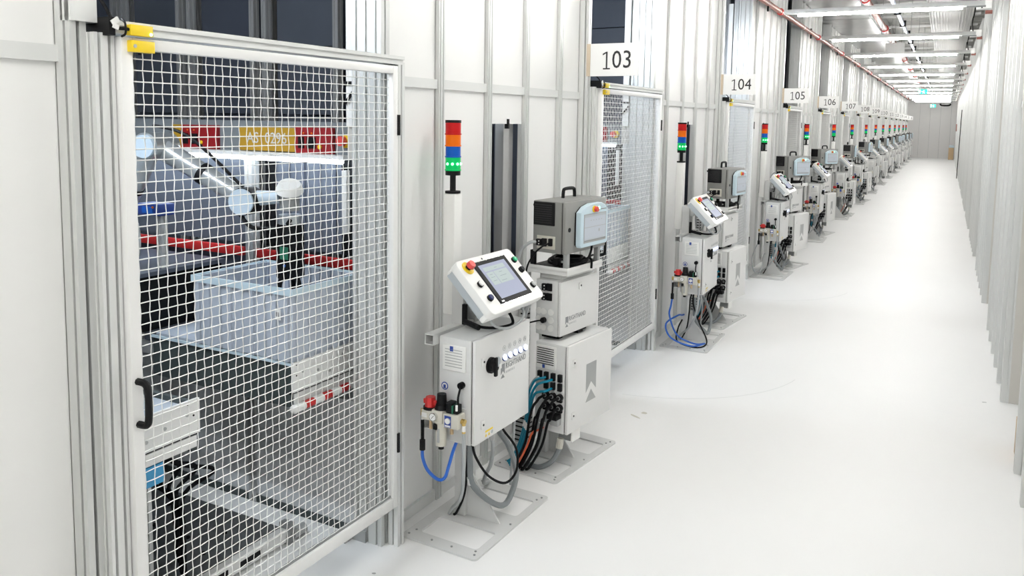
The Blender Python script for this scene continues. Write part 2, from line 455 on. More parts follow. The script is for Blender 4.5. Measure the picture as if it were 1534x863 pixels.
for i in range(14):
    y = 10.1+3.06*i
    if y < YE: B(.20, .34, y, y+.14, 3.03, 3.12, bev=.004).build('junction_box', 'white', t); G().tube([(.25, y-.03, 3.03), (.22, y-.05, 3.2), (.24, y-.02, 3.35), (.25, y, 3.5)], .008, 6).build('cable', 'black', t); G().cyl((.30, y+.6, 3.06), (.37, y+.6, 3.06), .022, 10).build('pipe_stub', 'pipered', t)
t = thing('access_point', 'square white box hung among the ceiling lights', 'box', FW, (-.89, 15.7, 3.0))
B(-1.04, -.735, 15.6, 15.63, 3.0, 3.19, bev=.006).build('body', 'white', t)
B(-1.02, -.755, 15.63, 15.70, 3.02, 3.17, bev=.006).build('back_box', 'grey', t)
for x in (-.95, -.79): G().cyl((x, 15.65, 3.18), (x, 15.65, 3.92), .004, 6).build('hanger', 'grey', t)
def exit_sign(x0, x1, y, z0, z1, label):
    t = thing('exit_sign', label, 'sign', FW, ((x0+x1)/2, y, z0))
    B(x0, x1, y, y+.04, z0, z1, bev=.004).build('sign_box', 'exit', t)
    d = x1-x0; h = z1-z0
    B(x0+.05*d, x0+.24*d, y-.004, y, z0+.1*h, z1-.1*h).build('white_field', 'exitwhite', t)
    g = G().sph((x0+.62*d, y-.003, z0+.75*h), .09*h, 10, (1, .3, 1)).obox((x0+.60*d, y-.003, z0+.5*h), (.10*d, .004, .4*h), Matrix.Rotation(R(15), 3, 'Y'))
    g.obox((x0+.68*d, y-.003, z0+.25*h), (.05*d, .004, .32*h), Matrix.Rotation(R(-25), 3, 'Y')).obox((x0+.52*d, y-.003, z0+.24*h), (.05*d, .004, .32*h), Matrix.Rotation(R(40), 3, 'Y'))
    g.box(x0+.36*d, x0+.5*d, y-.005, y-.001, z0+.45*h, z0+.6*h)
    g.build('running_figure', 'exitwhite', t)
    for x in (x0+.12*d, x0+.35*d): G().cyl((x, y+.02, z1), (x, y+.02, 3.92), .004, 6).build('hanger', 'grey', t)
exit_sign(-.92, -.65, 30.0, 2.80, 2.955, 'green illuminated exit sign hung midway along the aisle ceiling')
exit_sign(-.86, -.60, 47.6, 2.70, 2.87, 'green illuminated exit sign hung close to the back wall')
t = thing('air_heater', 'black curved heater bar above the back wall panels', 'heater', FW, (-.17, 49.03, 2.82))
G().tube([(-.42, 49.03, 2.93), (-.36, 49.03, 2.85), (-.17, 49.03, 2.83), (.02, 49.03, 2.85), (.08, 49.03, 2.93)], .04, 8).build('bar', 'black', t)
for x in (-.3, -.04): B(x-.02, x+.02, 49.03, 49.1, 2.80, 2.84).build('wall_bracket', 'grey', t)
t = thing('cardboard_stack', 'brown cardboard stack with pale box on top by the back wall', 'box', FW, (.25, 47.8, 0))
B(.12, .36, 47.6, 48.0, 0, .62, bev=.004).build('carton', 'cardboard', t); B(.14, .36, 47.65, 47.95, .62, .74, bev=.004).build('carton', 'pendant', t)
t = thing('cardboard_sheet', 'brown cardboard sheet standing in the aisle wall recess', 'cardboard', FW, (.44, 5.05, 0))
B(.425, .50, 5.02, 5.035, 0, .20).build('sheet', 'cardboard', t, smooth=False); B(.425, .44, 4.86, 5.02, 0, .20).build('fold', 'cardboard', t, smooth=False)
# leaning rod and fire point on the right wall far away
tag(G().cyl((.36, 30.0, .05), (.395, 30.9, 2.3), .012, 8).build('leaning_rod', 'black'), 'thin dark rod leaning on the aisle wall opposite the cells', 'rod')
tag(B(.36, .402, 44, 44.5, 1.5, 1.85, bev=.005).build('alarm_box', 'pipered'), 'small dark red alarm box on the wall near the back', 'box')
# floor stains
for i, (x, y, a, b, r) in enumerate([(.313, 5.86, .018, .008, 20), (-1.55, 4.47, .05, .012, -30), (-1.52, 4.55, .02, .02, 0), (-1.86, 2.36, .010, .006, 20), (-1.84, 2.28, .018, .005, 60)]):
    me = flat2d([[(a*math.cos(t_/9*2*math.pi)*random.uniform(.7, 1.1), b*math.sin(t_/9*2*math.pi)*random.uniform(.7, 1.1)) for t_ in range(9)]], .0004)
    G().add(me, Matrix.Translation((x, y, .0004)) @ Matrix.Rotation(R(r), 4, 'Z')).build('floor_scuff', 'beige' if i in (1, 2) else 'grey', fl, smooth=False)
for k in (1, 2):     # faint arcs worn by the swinging doors
    arc = [(XD+1.105*math.cos(R(a)), S(k)+1.105*math.sin(R(a))) for a in range(-82, -8, 3)]
    inn = [(XD+1.099*math.cos(R(a)), S(k)+1.099*math.sin(R(a))) for a in range(-82, -8, 3)]
    G().add(flat2d([arc+inn[::-1]], .0004), Matrix.Translation((0, 0, .0004))).build('floor_scuff', 'rail', fl, smooth=False)
# ================================================================== GUARD DOOR
FD = Fr(0, S0, 0)
def wire_mesh():
    g = G(); y0, y1, z0, z1 = -1.206, -.072, .225, 1.945; x = XD; p = .03; r = .0017; am = .0015
    ny = int((y1-y0)/p); nz = int((z1-z0)/p)
    def strand(pts):
        rings = []
        for (px, py, pz), horiz in pts:
            if horiz: rg = [(px+r, py, pz), (px, py, pz+r), (px-r, py, pz), (px, py, pz-r)]
            else: rg = [(px+r, py, pz), (px, py+r, pz), (px-r, py, pz), (px, py-r, pz)]
            rings.append([g.bm.verts.new(q) for q in rg])
        for a, b in zip(rings, rings[1:]):
            for i in range(4): g.bm.faces.new((a[i], a[(i+1) % 4], b[(i+1) % 4], b[i]))
    for i in range(ny+1):
        y = y0+p*(i+.35)
        if y < y1: strand([((x+am*(1 if (i+j) % 2 else -1)*1.15, y, z0+p*(j+.3) if 0 <= j <= nz else z0), False) for j in range(-0, nz+1)])
    for j in range(nz+1):
        z = z0+p*(j+.3)
        if z < z1: strand([((x-am*(1 if (i+j) % 2 else -1), y0+p*(i+.35), z), True) for i in range(0, ny+1)])
    return g
def make_door():
    t = thing('guard_door', '', 'door', FD, (XD, -1.22, .18), 'wire mesh guard doors')
    y0, y1, z0, z1 = -1.240, -.046, .180, 1.968
    fr_ = t
    B(-1.925, -1.893, y0, y0+.034, z0, z1, bev=.002).build('stile', 'doorframe', t)
    B(-1.925, -1.893, y1-.030, y1, z0, z1, bev=.002).build('stile', 'doorframe', t)
    B(-1.925, -1.893, y0+.034, y1-.030, z0, z0+.045, bev=.002).build('rail', 'doorframe', t)
    B(-1.925, -1.893, y0+.034, y1-.030, z1-.030, z1, bev=.002).build('rail', 'doorframe', t)
    wire_mesh().build('wire_mesh', 'wire', t, kind='stuff')
    h = G().tube([(-1.893, -1.222, 1.045), (-1.862, -1.222, 1.043), (-1.852, -1.222, 1.02), (-1.852, -1.222, .95), (-1.862, -1.222, .928), (-1.893, -1.222, .925)], .010, 8, sub=5).build('handle', 'black', t)
    for z in (.45, 1.74):
        G().cyl((-1.893, -.044, z-.04), (-1.893, -.044, z+.04), .008, 8).build('hinge', 'black', t)
    a = B(-1.897, -1.874, -1.222, -1.152, 1.930, 1.960, bev=.002).build('switch_actuator', 'yellow', t)
    G().cyl((-1.874, -1.213, 1.945), (-1.872, -1.213, 1.945), .005, 8).build('screw', 'grey', a)
    # black gasket line under the mesh
    B(-1.915, -1.905, y0+.034, y1-.03, z0+.045, z0+.053).build('mesh_clip', 'midgrey', t)
    return t
door = make_door(); door['label'] = 'white framed wire mesh guard door in front of robot arm and grey tote'
def make_sensor():
    t = thing('safety_sensor', '', 'sensor', FD, (-1.88, -1.18, 1.972), 'yellow door safety sensors')
    B(-1.893, -1.872, -1.225, -1.158, 1.972, 2.0, bev=.002).build('body', 'yellow', t)
    G().cyl((-1.872, -1.166, 1.978), (-1.870, -1.166, 1.978), .004, 10).build('led', 'led', t)
    G().tube([(-1.88, -1.205, 1.985), (-1.882, -1.23, 1.987), (-1.89, -1.255, 1.99), (-1.90, -1.265, 2.02), (-1.93, -1.26, 2.05), (-1.96, -1.275, 2.10)], .0045, 6).build('cable', 'black', t)
    G().tube([(-1.893, -1.235, 2.012), (-1.876, -1.238, 2.0), (-1.876, -1.238, 1.975), (-1.893, -1.237, 1.968)], .003, 6).build('cable_tie', 'black', t)
    G().obox((-1.882, -1.262, 2.004), (.004, .022, .014), Matrix.Rotation(R(35), 3, 'X')).obox((-1.880, -1.262, 1.990), (.004, .016, .012), Matrix.Rotation(R(-20), 3, 'X')).build('cable_flag', 'white', t)
    return t
sensor = make_sensor(); sensor['label'] = 'yellow safety sensor above the guard door of the robot arm cell'
def sign_things():
    out = []
    for k in range(NST):
        y = S(k)+1.946
        t = thing('number_sign', f'white sign board reading {103+k} sticking out above a guard door', 'sign', Fr(0, y, 0), (-1.775, 0, 2.03), 'cell number signs')
        B(-1.93, -1.622, 0, .008, 2.036, 2.230).build('board', 'signboard', t, smooth=False)
        B(-1.955, -1.931, -.002, .012, 2.036, 2.230).build('mounting_strip', 'wood', t, smooth=False)
        g = G()
        for i, ch in enumerate(str(103+k)):
            x = -1.826+.066*i
            if ch == '1':
                one = [(-.021, -.052), (.024, -.052), (.024, -.044), (.0065, -.044), (.0065, .053), (-.002, .053), (-.024, .041), (-.024, .032), (-.003, .043), (-.003, -.044), (-.021, -.044)]
                g.add(flat2d([one], .0012), at(FY, x, -.0008, 2.128))
            else: g.add(text_mesh(ch, .148, align='CENTER'), at(FY, x, -.0008, 2.128, .88))
        g.build('number', 'ink', t, smooth=False)
sign_things()
for k in range(1, NST+1):
    ms = 0 if k < 3 else (.02 if k < 6 else .1)
    nm = f'under the {102+k} sign'
    copy_thing(door, Fr(0, S(k), 0), f'white framed wire mesh guard door {nm}', ms)
    copy_thing(sensor, Fr(0, S(k), 0), f'yellow safety sensor over the guard door {nm}', 0)
# ================================================================== STATION STANDS
FA = Fr(-1.7385, 2.9486, -1.7); FB = Fr(-1.7256, 3.7415, -6.5)
LIB = []      # (object, frame letter, label template)
def T(name, tmpl, cat, L, base, group):
    t = thing(name, tmpl.format(hinted(0)), cat, FA if L == 'A' else FB, base, group)
    LIB.append((t, L, tmpl)); return t
def base_plate():
    me = flat2d([rrect(-.19, .19, -.32, .32, .02), rrect(-.135, .152, -.252, -.095, .018), rrect(-.135, .152, .075, .245, .018)], .008, 0)
    g = G().add(me, Matrix.Translation((0, 0, .0045)))
    return g
def bolts(par, m='midgrey'):
    for x, y in ((.165, -.29), (.155, -.265), (.165, .29), (.155, .26), (-.165, -.29), (-.155, -.25), (.165, 0), (-.165, .29), (-.05, -.285), (.05, -.285)):
        G().cyl((x, y, .007), (x, y, .0115), .005, 8).build('bolt', m, par)
def logo_small(g, x, y, z, h):
    """ribbon mark: bar with a notched tail over a triangle; y,z = upper left"""
    w_ = h*.52
    bar = [(0, 0), (w_, 0), (w_, -h*.66), (w_/2, -h*.50), (0, -h*.80)]
    tri = [(0, -h), (w_, -h), (w_/2, -h*.70)]
    bar = [(0, 0), (w_, 0), (w_, -h*.74), (w_/2, -h*.50), (0, -h*.74)]
    me = flat2d([bar, tri], .0006)
    g.add(me, at(FX, x, y, z)); return g
# ---------------- A : control cabinet on its stand
def make_A():
    t = T('control_cabinet', 'pale grey control cabinet with rotary switch on stand {}', 'cabinet', 'A', (0, 0, 0), 'control cabinets along the cell wall')
    bp = base_plate().build('base_plate', 'plate', t, smooth=False); bolts(bp)
    B(-.100, -.045, -.045, .045, .008, .87, bev=.004).build('post', 'paint', t)
    G().prism([(-.045, .008), (.122, .008), (.122, .012), (-.035, .225), (-.045, .225)], 'y', -.024, -.016).build('gusset', 'paint', t, smooth=False)
    for z, y0 in ((.835, -.262), (.475, -.262)):
        g = G()
        x0, x1, z0, z1, q = -.108, -.063, z, z+.045, .004
        x0 -= .0; 
        g.box(x0, x1, y0, .22, z0, z0+q).box(x0, x1, y0, .22, z1-q, z1).box(x0, x0+q, y0, .22, z0+q, z1-q).box(x1-q, x1, y0, .22, z0+q, z1-q)
        g.box(x0+q, x1-q, y0+.08, y0+.09, z0+q, z1-q)
        g.build('cross_tube', 'paint', t, smooth=False)
    B(-.058, .100, -.230, .230, .428, .872, bev=.006).build('body', 'cabinet', t)
    d = B(.104, .120, -.226, .230, .430, .870, bev=.004).build('cabinet_door', 'cabdoor', t)
    B(.099, .105, -.222, .226, .435, .865).build('door_seal', 'black', t, smooth=False)
    for z in (.774, .506):
        l = B(.120, .127, -.183, -.157, z-.017, z+.017, bev=.002).build('latch', 'cabdoor', d); 
        G().cyl((.127, -.170, z), (.1285, -.170, z), .005, 10).build('lock', 'black', d)
    s_ = G().cyl((.120, -.112, .745), (.132, -.112, .745), .034, 20).cyl((.132, -.112, .745), (.148, -.112, .745), .029, 20).build('rotary_switch', 'black', d)
    G().box(.144, .156, -.124, -.106, .702, .782, bev=.003).build('switch_lever', 'black', d)
    G().cyl((.146, -.100, .760), (.152, -.100, .760), .021, 14).build('switch_dial', 'housing_side', d)
    G().box(.152, .155, -.094, -.076, .728, .748).build('switch_tag', 'white', d)
    for i in range(5):
        y = .002+.045*i
        G().cyl((.118, y, .747), (.122, y, .749), .0165, 18).build('lamp_ring', 'bluedark', d)
        G().cyl((.122, y, .749), (.130, y, .749), .0145, 18, r2=.0125).build('indicator_lamp', 'lampwhite', d)
        me = flat2d([[(.012*math.cos(a/16*6.2832), .012*math.sin(a/16*6.2832)) for a in range(16)], [(.0105*math.cos(a/16*6.2832), .0105*math.sin(a/16*6.2832)) for a in range(16)]], .0006)
        g = G().add(me, at(FX, .1205, y, .790)); g.add(text_mesh(str(i+1), .016, align='CENTER'), at(FX, .1205, y, .790)); g.build('lamp_number', 'grey', d, smooth=False)
    logo_small(G(), .1203, -.024, .722, .062).build('logo_mark', 'logo', d, smooth=False)
    G().add(text_mesh('RIGHTHAND', .036, spacing=1.12), at(FX, .1203, .016, .706, .78)).build('lettering', 'logo', d, smooth=False)
    G().add(text_mesh('ROBOTICS', .016, spacing=1.3), at(FX, .1203, .018, .679, .8)).build('lettering', 'palelogo', d, smooth=False)
    B(.1203, .1207, -.145, -.085, .462, .470).build('warning_strip', 'yellow', d, smooth=False)
    for i, m in enumerate(('yellow', 'yellow', 'housing_side')):
        y = -.139+.024*i
        if i < 2: G().prism([(y-.008, .444), (y+.008, .444), (y, .458)], 'x', .1203, .1207).build('warning_mark', m, d, smooth=False)
        else: G().cyl((.1203, y, .451), (.1207, y, .451), .008, 12).build('warning_mark', m, d)
    # side face : louvre vent, sticker, gland
    v = B(-.036, .078, -.237, -.229, .735, .842, bev=.003).build('vent', 'housing', t)
    for i in range(7): B(-.022, .062, -.2385, -.2365, .752+.0118*i, .7545+.0118*i).build('vent_slot', 'grey', v, smooth=False)
    B(.002, .018, -.2385, -.2365, .817, .838).build('vent_badge', 'labelblue', v, smooth=False)
    G().cyl((-.027, -.2305, .663), (-.027, -.2315, .663), .017, 18).build('sticker', 'labelblue', t)
    G().cyl((-.027, -.2315, .663), (-.027, -.2320, .663), .0125, 18).build('sticker_face', 'white', t)
    B(-.033, -.021, -.2328, -.2320, .653, .669, bev=.0).build('sticker_symbol', 'labelblue', t, smooth=False)
    G().cyl((.061, -.230, .682), (.061, -.250, .682), .014, 14).build('plug', 'rubber', t)
    for y in (-.12, .02):
        G().cyl((.03, y, .40), (.03, y, .428), .016, 12).build('cable_gland', 'beige', t)
    G().prism([(.06, .428), (.10, .428), (.085, .375), (.07, .375)], 'y', -.02, -.014).build('drip_tab', 'paint', t, smooth=False)
    # upright bracket plate for the operator panel
    B(-.115, -.055, -.055, -.045, .872, 1.10, bev=.002).build('bracket', 'paint', t)
    B(-.115, -.055, .045, .055, .872, 1.10, bev=.002).build('bracket', 'paint', t)
    B(-.115, -.105, -.045, .045, .872, 1.10, bev=.002).build('bracket_back', 'paint', t)
    B(-.055, -.02, -.04, .04, 1.02, 1.09, bev=.003).build('bracket_arm', 'paint', t)
    G().box(-.05, -.030, -.075, -.057, .885, .975, bev=.003).build('socket_box', 'black', t)
make_A()
# ---------------- operator panel
def make_panel():
    t = T('operator_panel', 'white tilted operator panel with touch screen {}', 'control panel', 'A', (0, 0, .93), 'tilted operator panels')
    c = Vector((.012, 0, 1.183)); d = Vector((.182, 0, -.187)).normalized(); n = Vector((-d.z, 0, d.x))
    Mx = Matrix(((0, d.x, n.x, c.x), (1, 0, 0, 0), (0, d.z, n.z, c.z), (0, 0, 0, 1)))   # local (u along y, v down the face, w out of it)
    def pb(name, m, u0, u1, v0, v1, w0, w1, bev=0., par=t):
        return B(u0, u1, v0, v1, w0, w1, bev=bev).xf(Mx).build(name, m, par)
    def pc(name, m, u, v, w0, w1, r, par=t, n_=18, r2=None):
        return G().cyl((u, v, w0), (u, v, w1), r, n_, r2).xf(Mx).build(name, m, par)
    # side cross section (v,w) : front bezel with rounded lower lip
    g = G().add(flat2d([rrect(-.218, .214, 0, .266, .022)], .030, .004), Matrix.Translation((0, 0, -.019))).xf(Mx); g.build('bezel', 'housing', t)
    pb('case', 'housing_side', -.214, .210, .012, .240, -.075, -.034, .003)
    pb('case_lip', 'housing', -.216, .212, .236, .262, -.075, -.03, .008)
    pb('case_top', 'housing', -.216, .212, .004, .016, -.065, -.03, .004)
    pb('mounting_block', 'paint', -.05, .05, .07, .17, -.115, -.075, .004)
    s_ = pb('screen_frame', 'chrome', -.128, .140, .022, .240, -.001, .0012, 0)
    sf = pb('screen_bezel', 'bluedark' if False else 'black', -.124, .136, .026, .236, .001, .004, 0)
    pb('screen', 'scr', -.100, .112, .044, .216, .004, .0046, 0)
    pb('screen_window', 'scrbox', -.082, .082, .060, .080, .0046, .005, 0, sf)
    pb('screen_window', 'scrbox', -.082, -.030, .086, .150, .0046, .005, 0, sf)
    pb('screen_window', 'scrbox', -.026, .082, .086, .150, .0046, .005, 0, sf)
    for (a, b, v) in ((.0, .02, .070), (-.066, -.044, .098), (-.070, -.040, .112), (-.068, -.042, .130), (.01, .035, .096), (.0, .05, .115), (-.01, .03, .138)):
        pb('screen_text', 'scrline', a, b, v, v+.0018, .005, .0053, 0, sf)
    pb('maker_label', 'white', -.112, -.092, .224, .231, .004, .0046, 0, sf)
    pc('emergency_stop_plate', 'yellow', -.169, .040, 0, .004, .030)
    pc('emergency_stop_neck', 'black', -.169, .040, .004, .016, .013)
    pc('emergency_stop', 'softred', -.169, .040, .016, .034, .019, r2=.0165)
    for u, v, m, nm in ((-.169, .126, 'white', 'selector'), (-.171, .197, 'bluedark', 'push_button'), (.182, .062, 'greenb', 'push_button'), (.181, .118, 'black', 'selector'), (.183, .203, 'grey', 'push_button')):
        pc('button_ring', 'black', u, v, 0, .010, .0145)
        pc(nm, m, u, v, .010, .016, .0125, r2=.0115)
    pb('keyhole', 'black', -.035, -.028, .010, .018, -.0, .0012)
make_panel()
# ---------------- signal tower
def make_tower():
    t = T('signal_tower', 'red orange blue green stack light lit green on white pole {}', 'stack light', 'A', (-.15, 0, .90), 'stack lights along the cell wall')
    B(-.182, -.122, -.03, .03, .905, 1.443, bev=.006).build('pole', 'housing', t)
    B(-.125, -.10, -.02, .02, .90, .93).build('pole_bracket', 'white', t)
    x = -.152
    for n_, m, z0, z1, r in (('flange', 'black', 1.443, 1.453, .034), ('stem', 'black', 1.453, 1.522, .013), ('socket', 'black', 1.522, 1.542, .033),
                             ('green_lens', 'lens_green', 1.542, 1.600, .0335), ('blue_lens', 'lens_blue', 1.600, 1.648, .033), ('orange_lens', 'lens_orange', 1.648, 1.698, .0335),
                             ('red_lens', 'lens_red', 1.698, 1.750, .034), ('cap', 'black', 1.750, 1.762, .035)):
        o = G().cyl((x, 0, z0), (x, 0, z1), r, 20).build(n_, m, t)
        if 'lens' in n_: G().cyl((x, 0, z0), (x, 0, z0+.006), r+.0025, 20).build('lens_ring', m, o)
        if n_ == 'green_lens':
            for a in (-100, -60, -20, 20):
                G().sph((x+r*math.cos(R(a)), r*math.sin(R(a)), 1.572), .006, 8).build('led', 'led', o)
make_tower()
# ---------------- air preparation unit
def make_air():
    t = T('air_unit', 'air preparation unit with red knob {}', 'air unit', 'A', (0, -.27, .42), 'air preparation units')
    y = -.275
    B(-.060, .085, -.238, -.2295, .44, .585, bev=.001).build('mounting_plate', 'paint', t)
    B(-.058, -.035, -.262, -.237, .50, .532, bev=.002).build('tube_bracket', 'grey', t)
    # shut off valve
    B(-.095, -.042, y-.028, y+.026, .53, .572, bev=.005).build('shutoff_valve', 'beige', t)
    G().cyl((-.067, y, .572), (-.067, y, .582), .031, 16).build('knob_base', 'black', t)
    G().cyl((-.067, y, .582), (-.067, y, .622), .024, 8, r2=.021).box(-.10, -.035, y-.006, y+.006, .59, .61, bev=.002).build('shutoff_knob', 'red', t)
    B(-.092, -.066, y-.0295, y-.028, .542, .560).build('valve_label', 'white', t, smooth=False)
    G().cyl((-.058, y-.01, .49), (-.058, y-.01, .53), .007, 8).build('silencer', 'cardboard', t)
    # regulator
    B(-.042, .012, y-.030, y+.026, .528, .582, bev=.004).build('regulator', 'beige', t)
    G().cyl((-.003-.008, y, .582), (-.011, y, .602), .030, 16, r2=.024).cyl((-.011, y, .602), (-.011, y, .645), .021, 14, r2=.019).build('regulator_knob', 'black', t)
    G().cyl((-.026, y-.030, .556), (-.026, y-.044, .556), .017, 18).build('gauge', 'chrome', t); G().cyl((-.026, y-.044, .556), (-.026, y-.0445, .556), .0148, 18).build('gauge_dial', 'white', t)
    G().obox((-.026, y-.0448, .556), (.002, .0006, .018), Matrix.Rotation(R(40), 3, 'Y')).build('gauge_needle', 'ink', t)
    G().cyl((-.011, y-.002, .428), (-.011, y-.002, .528), .022, 14, r2=.025).build('filter_bowl', 'beige', t)
    B(-.016, -.004, y-.0275, y-.022, .445, .505, bev=.002).build('bowl_window', 'grey', t)
    B(-.032, -.014, y-.034, y-.022, .500, .522, bev=.002).build('bowl_latch', 'black', t)
    G().cyl((-.011, y-.002, .412), (-.011, y-.002, .428), .012, 10).build('drain', 'black', t)
    # pilot valve
    B(.016, .088, y-.030, y+.026, .518, .576, bev=.004).build('pilot_valve', 'beige', t)
    l = B(.024, .056, y-.0312, y-.030, .522, .570).build('valve_plate', 'labelblue', t, smooth=False)
    G().cyl((.041, y-.031, .550), (.041, y-.036, .550), .012, 16).build('gauge_dial', 'white', t)
    B(.027, .053, y-.0318, y-.031, .5245, .5315).build('plate_text', 'white', l, smooth=False)
    B(.022, .052, y-.02, y+.02, .576, .622, bev=.004).build('solenoid', 'black', t)
    B(.052, .058, y-.022, y+.015, .578, .612, bev=.001).build('solenoid_clip', 'pcb', t)
    B(.058, .078, y-.018, y+.016, .578, .615, bev=.003).build('solenoid_plug', 'black', t)
    G().cyl((.076, y-.02, .595), (.076, y-.02, .618), .005, 8).build('plug_tag', 'white', t)
    G().tube([(.070, y, .612), (.066, y+.005, .64), (.064, y+.02, .668), (.061, -.245, .682)], .0045, 6).build('plug_lead', 'rubber', t)
    G().cyl((.088, y, .548), (.105, y, .548), .011, 8).cyl((.098, y, .548), (.098, y, .500), .008, 10).build('elbow_fitting', 'brass', t)
    G().cyl((.098, y, .508), (.098, y, .532), .0085, 10).build('fitting_sleeve', 'white', t)
    G().cyl((.04, y, .485), (.04, y, .518), .0075, 8).build('silencer', 'cardboard', t)
    G().cyl((-.095, y, .552), (-.110, y, .552), .010, 8).cyl((-.108, y, .562), (-.108, y, .520), .0085, 10).build('inlet_fitting', 'brass', t)
    G().cyl((-.108, y, .518), (-.108, y, .536), .0088, 10).build('fitting_sleeve', 'chrome', t)
    G().cyl((-.108, y, .425), (-.108, y, .520), .0075, 8).build('inlet_hose', 'rubber', t)
    G().cyl((-.108, y, .385), (-.108, y, .428), .0125, 10).build('hose_coupling', 'black', t)
make_air()
# ---------------- A cables
def cab(name, tmpl, L, m, pts, r, group, sub=6, parts=()):
    zs = min(q[2] for q in pts); b = (pts[0][0], pts[0][1], zs)
    t = T(name, tmpl, 'hose' if 'hose' in name else 'cable', L, b, group)
    G().tube(pts, r, 8, sub).build('line', m, t)
    for nm, mm, a, e, rr in parts: G().cyl(a, e, rr, 10).build(nm, mm, t)
    return t
HOSE0 = cab('air_hose', 'blue air hose hanging in a loop from the air unit {}', 'A', 'hoseblue', [(-.108, -.275, .39), (-.106, -.275, .35), (-.085, -.27, .30), (-.04, -.262, .268), (-.008, -.255, .278), (.006, -.245, .33), (.012, -.225, .385), (.016, -.20, .424)], .007, 'blue air hoses')
cab('air_line', 'grey air line from air unit to base plate {}', 'A', 'cablegrey', [(.098, -.275, .50), (.098, -.273, .44), (.092, -.265, .36), (.06, -.22, .24), (-.01, -.14, .13), (-.08, -.085, .06), (-.11, -.07, .0165)], .008, 'grey air lines')
cab('sensor_cable', 'black cable down the control cabinet post {}', 'A', 'rubber', [(.0, -.06, .420), (-.02, -.06, .36), (-.025, -.06, .25), (-.04, -.055, .12), (-.075, -.06, .03), (-.09, -.065, .014)], .0055, 'post cables')
cab('supply_cable', 'thick grey cable looping under the control cabinet {}', 'A', 'cablemid', [(.03, -.12, .41), (.03, -.12, .30), (.04, -.11, .20), (.095, -.03, .10), (.10, .08, .06), (.10, .16, .16), (.06, .16, .28), (.03, .12, .36), (.02, .10, .429)], .013, 'thick grey supply cables',
    parts=(('gland_nut', 'beige', (.03, -.12, .385), (.03, -.12, .412), .017), ('cable_marker', 'white', (.03, -.118, .235), (.03, -.113, .205), .0145)))
cab('grey_lead', 'grey lead crossing beneath the control cabinet {}', 'A', 'cablegrey', [(.03, .02, .398), (.04, .05, .33), (.01, .085, .22), (-.03, .11, .15), (-.08, .17, .07), (-.12, .27, .022), (-.14, .30, .0180)], .009, 'grey leads')
cab('black_lead', 'black lead hanging in a loop below the control cabinet {}', 'A', 'rubber', [(.085, -.19, .430), (.09, -.17, .36), (.105, -.09, .25), (.125, .02, .18), (.135, .10, .21), (.120, .12, .30), (.085, .07, .39), (.075, .05, .430)], .0055, 'black lead loops')
cab('panel_cable', 'black cable bundle looping below the operator panel {}', 'A', 'rubber', [(-.04, -.075, .90), (.0, -.085, .905), (.04, -.10, .897), (.09, -.06, .887), (.125, .0, .886), (.145, .03, .90), (.125, .02, .95), (.09, .0, .985)], .0065, 'operator panel cables',
    parts=(('strain_relief', 'black', (-.03, -.078, .902), (.055, -.10, .892), .012), ('plug', 'black', (.098, -.03, .93), (.09, -.04, .965), .012), ('plug', 'black', (.12, .03, .96), (.10, .02, .99), .013)))
cab('panel_lead', 'grey lead looping below the operator panel {}', 'A', 'cablegrey', [(.10, -.095, .96), (.125, -.10, .915), (.158, -.05, .893), (.170, .03, .90), (.173, .072, .922), (.164, .085, .944), (.155, .085, .9585)], .006, 'operator panel leads')
cab('screen_cable', 'pale grey cable down from the operator panel corner {}', 'A', 'cablegrey', [(.130, .207, .990), (.128, .222, .984), (.115, .240, .945), (.07, .27, .86), (.04, .285, .75), (.02, .30, .60), (.0, .315, .40), (-.02, .33, .15), (-.03, .335, .007)], .007, 'screen cables')
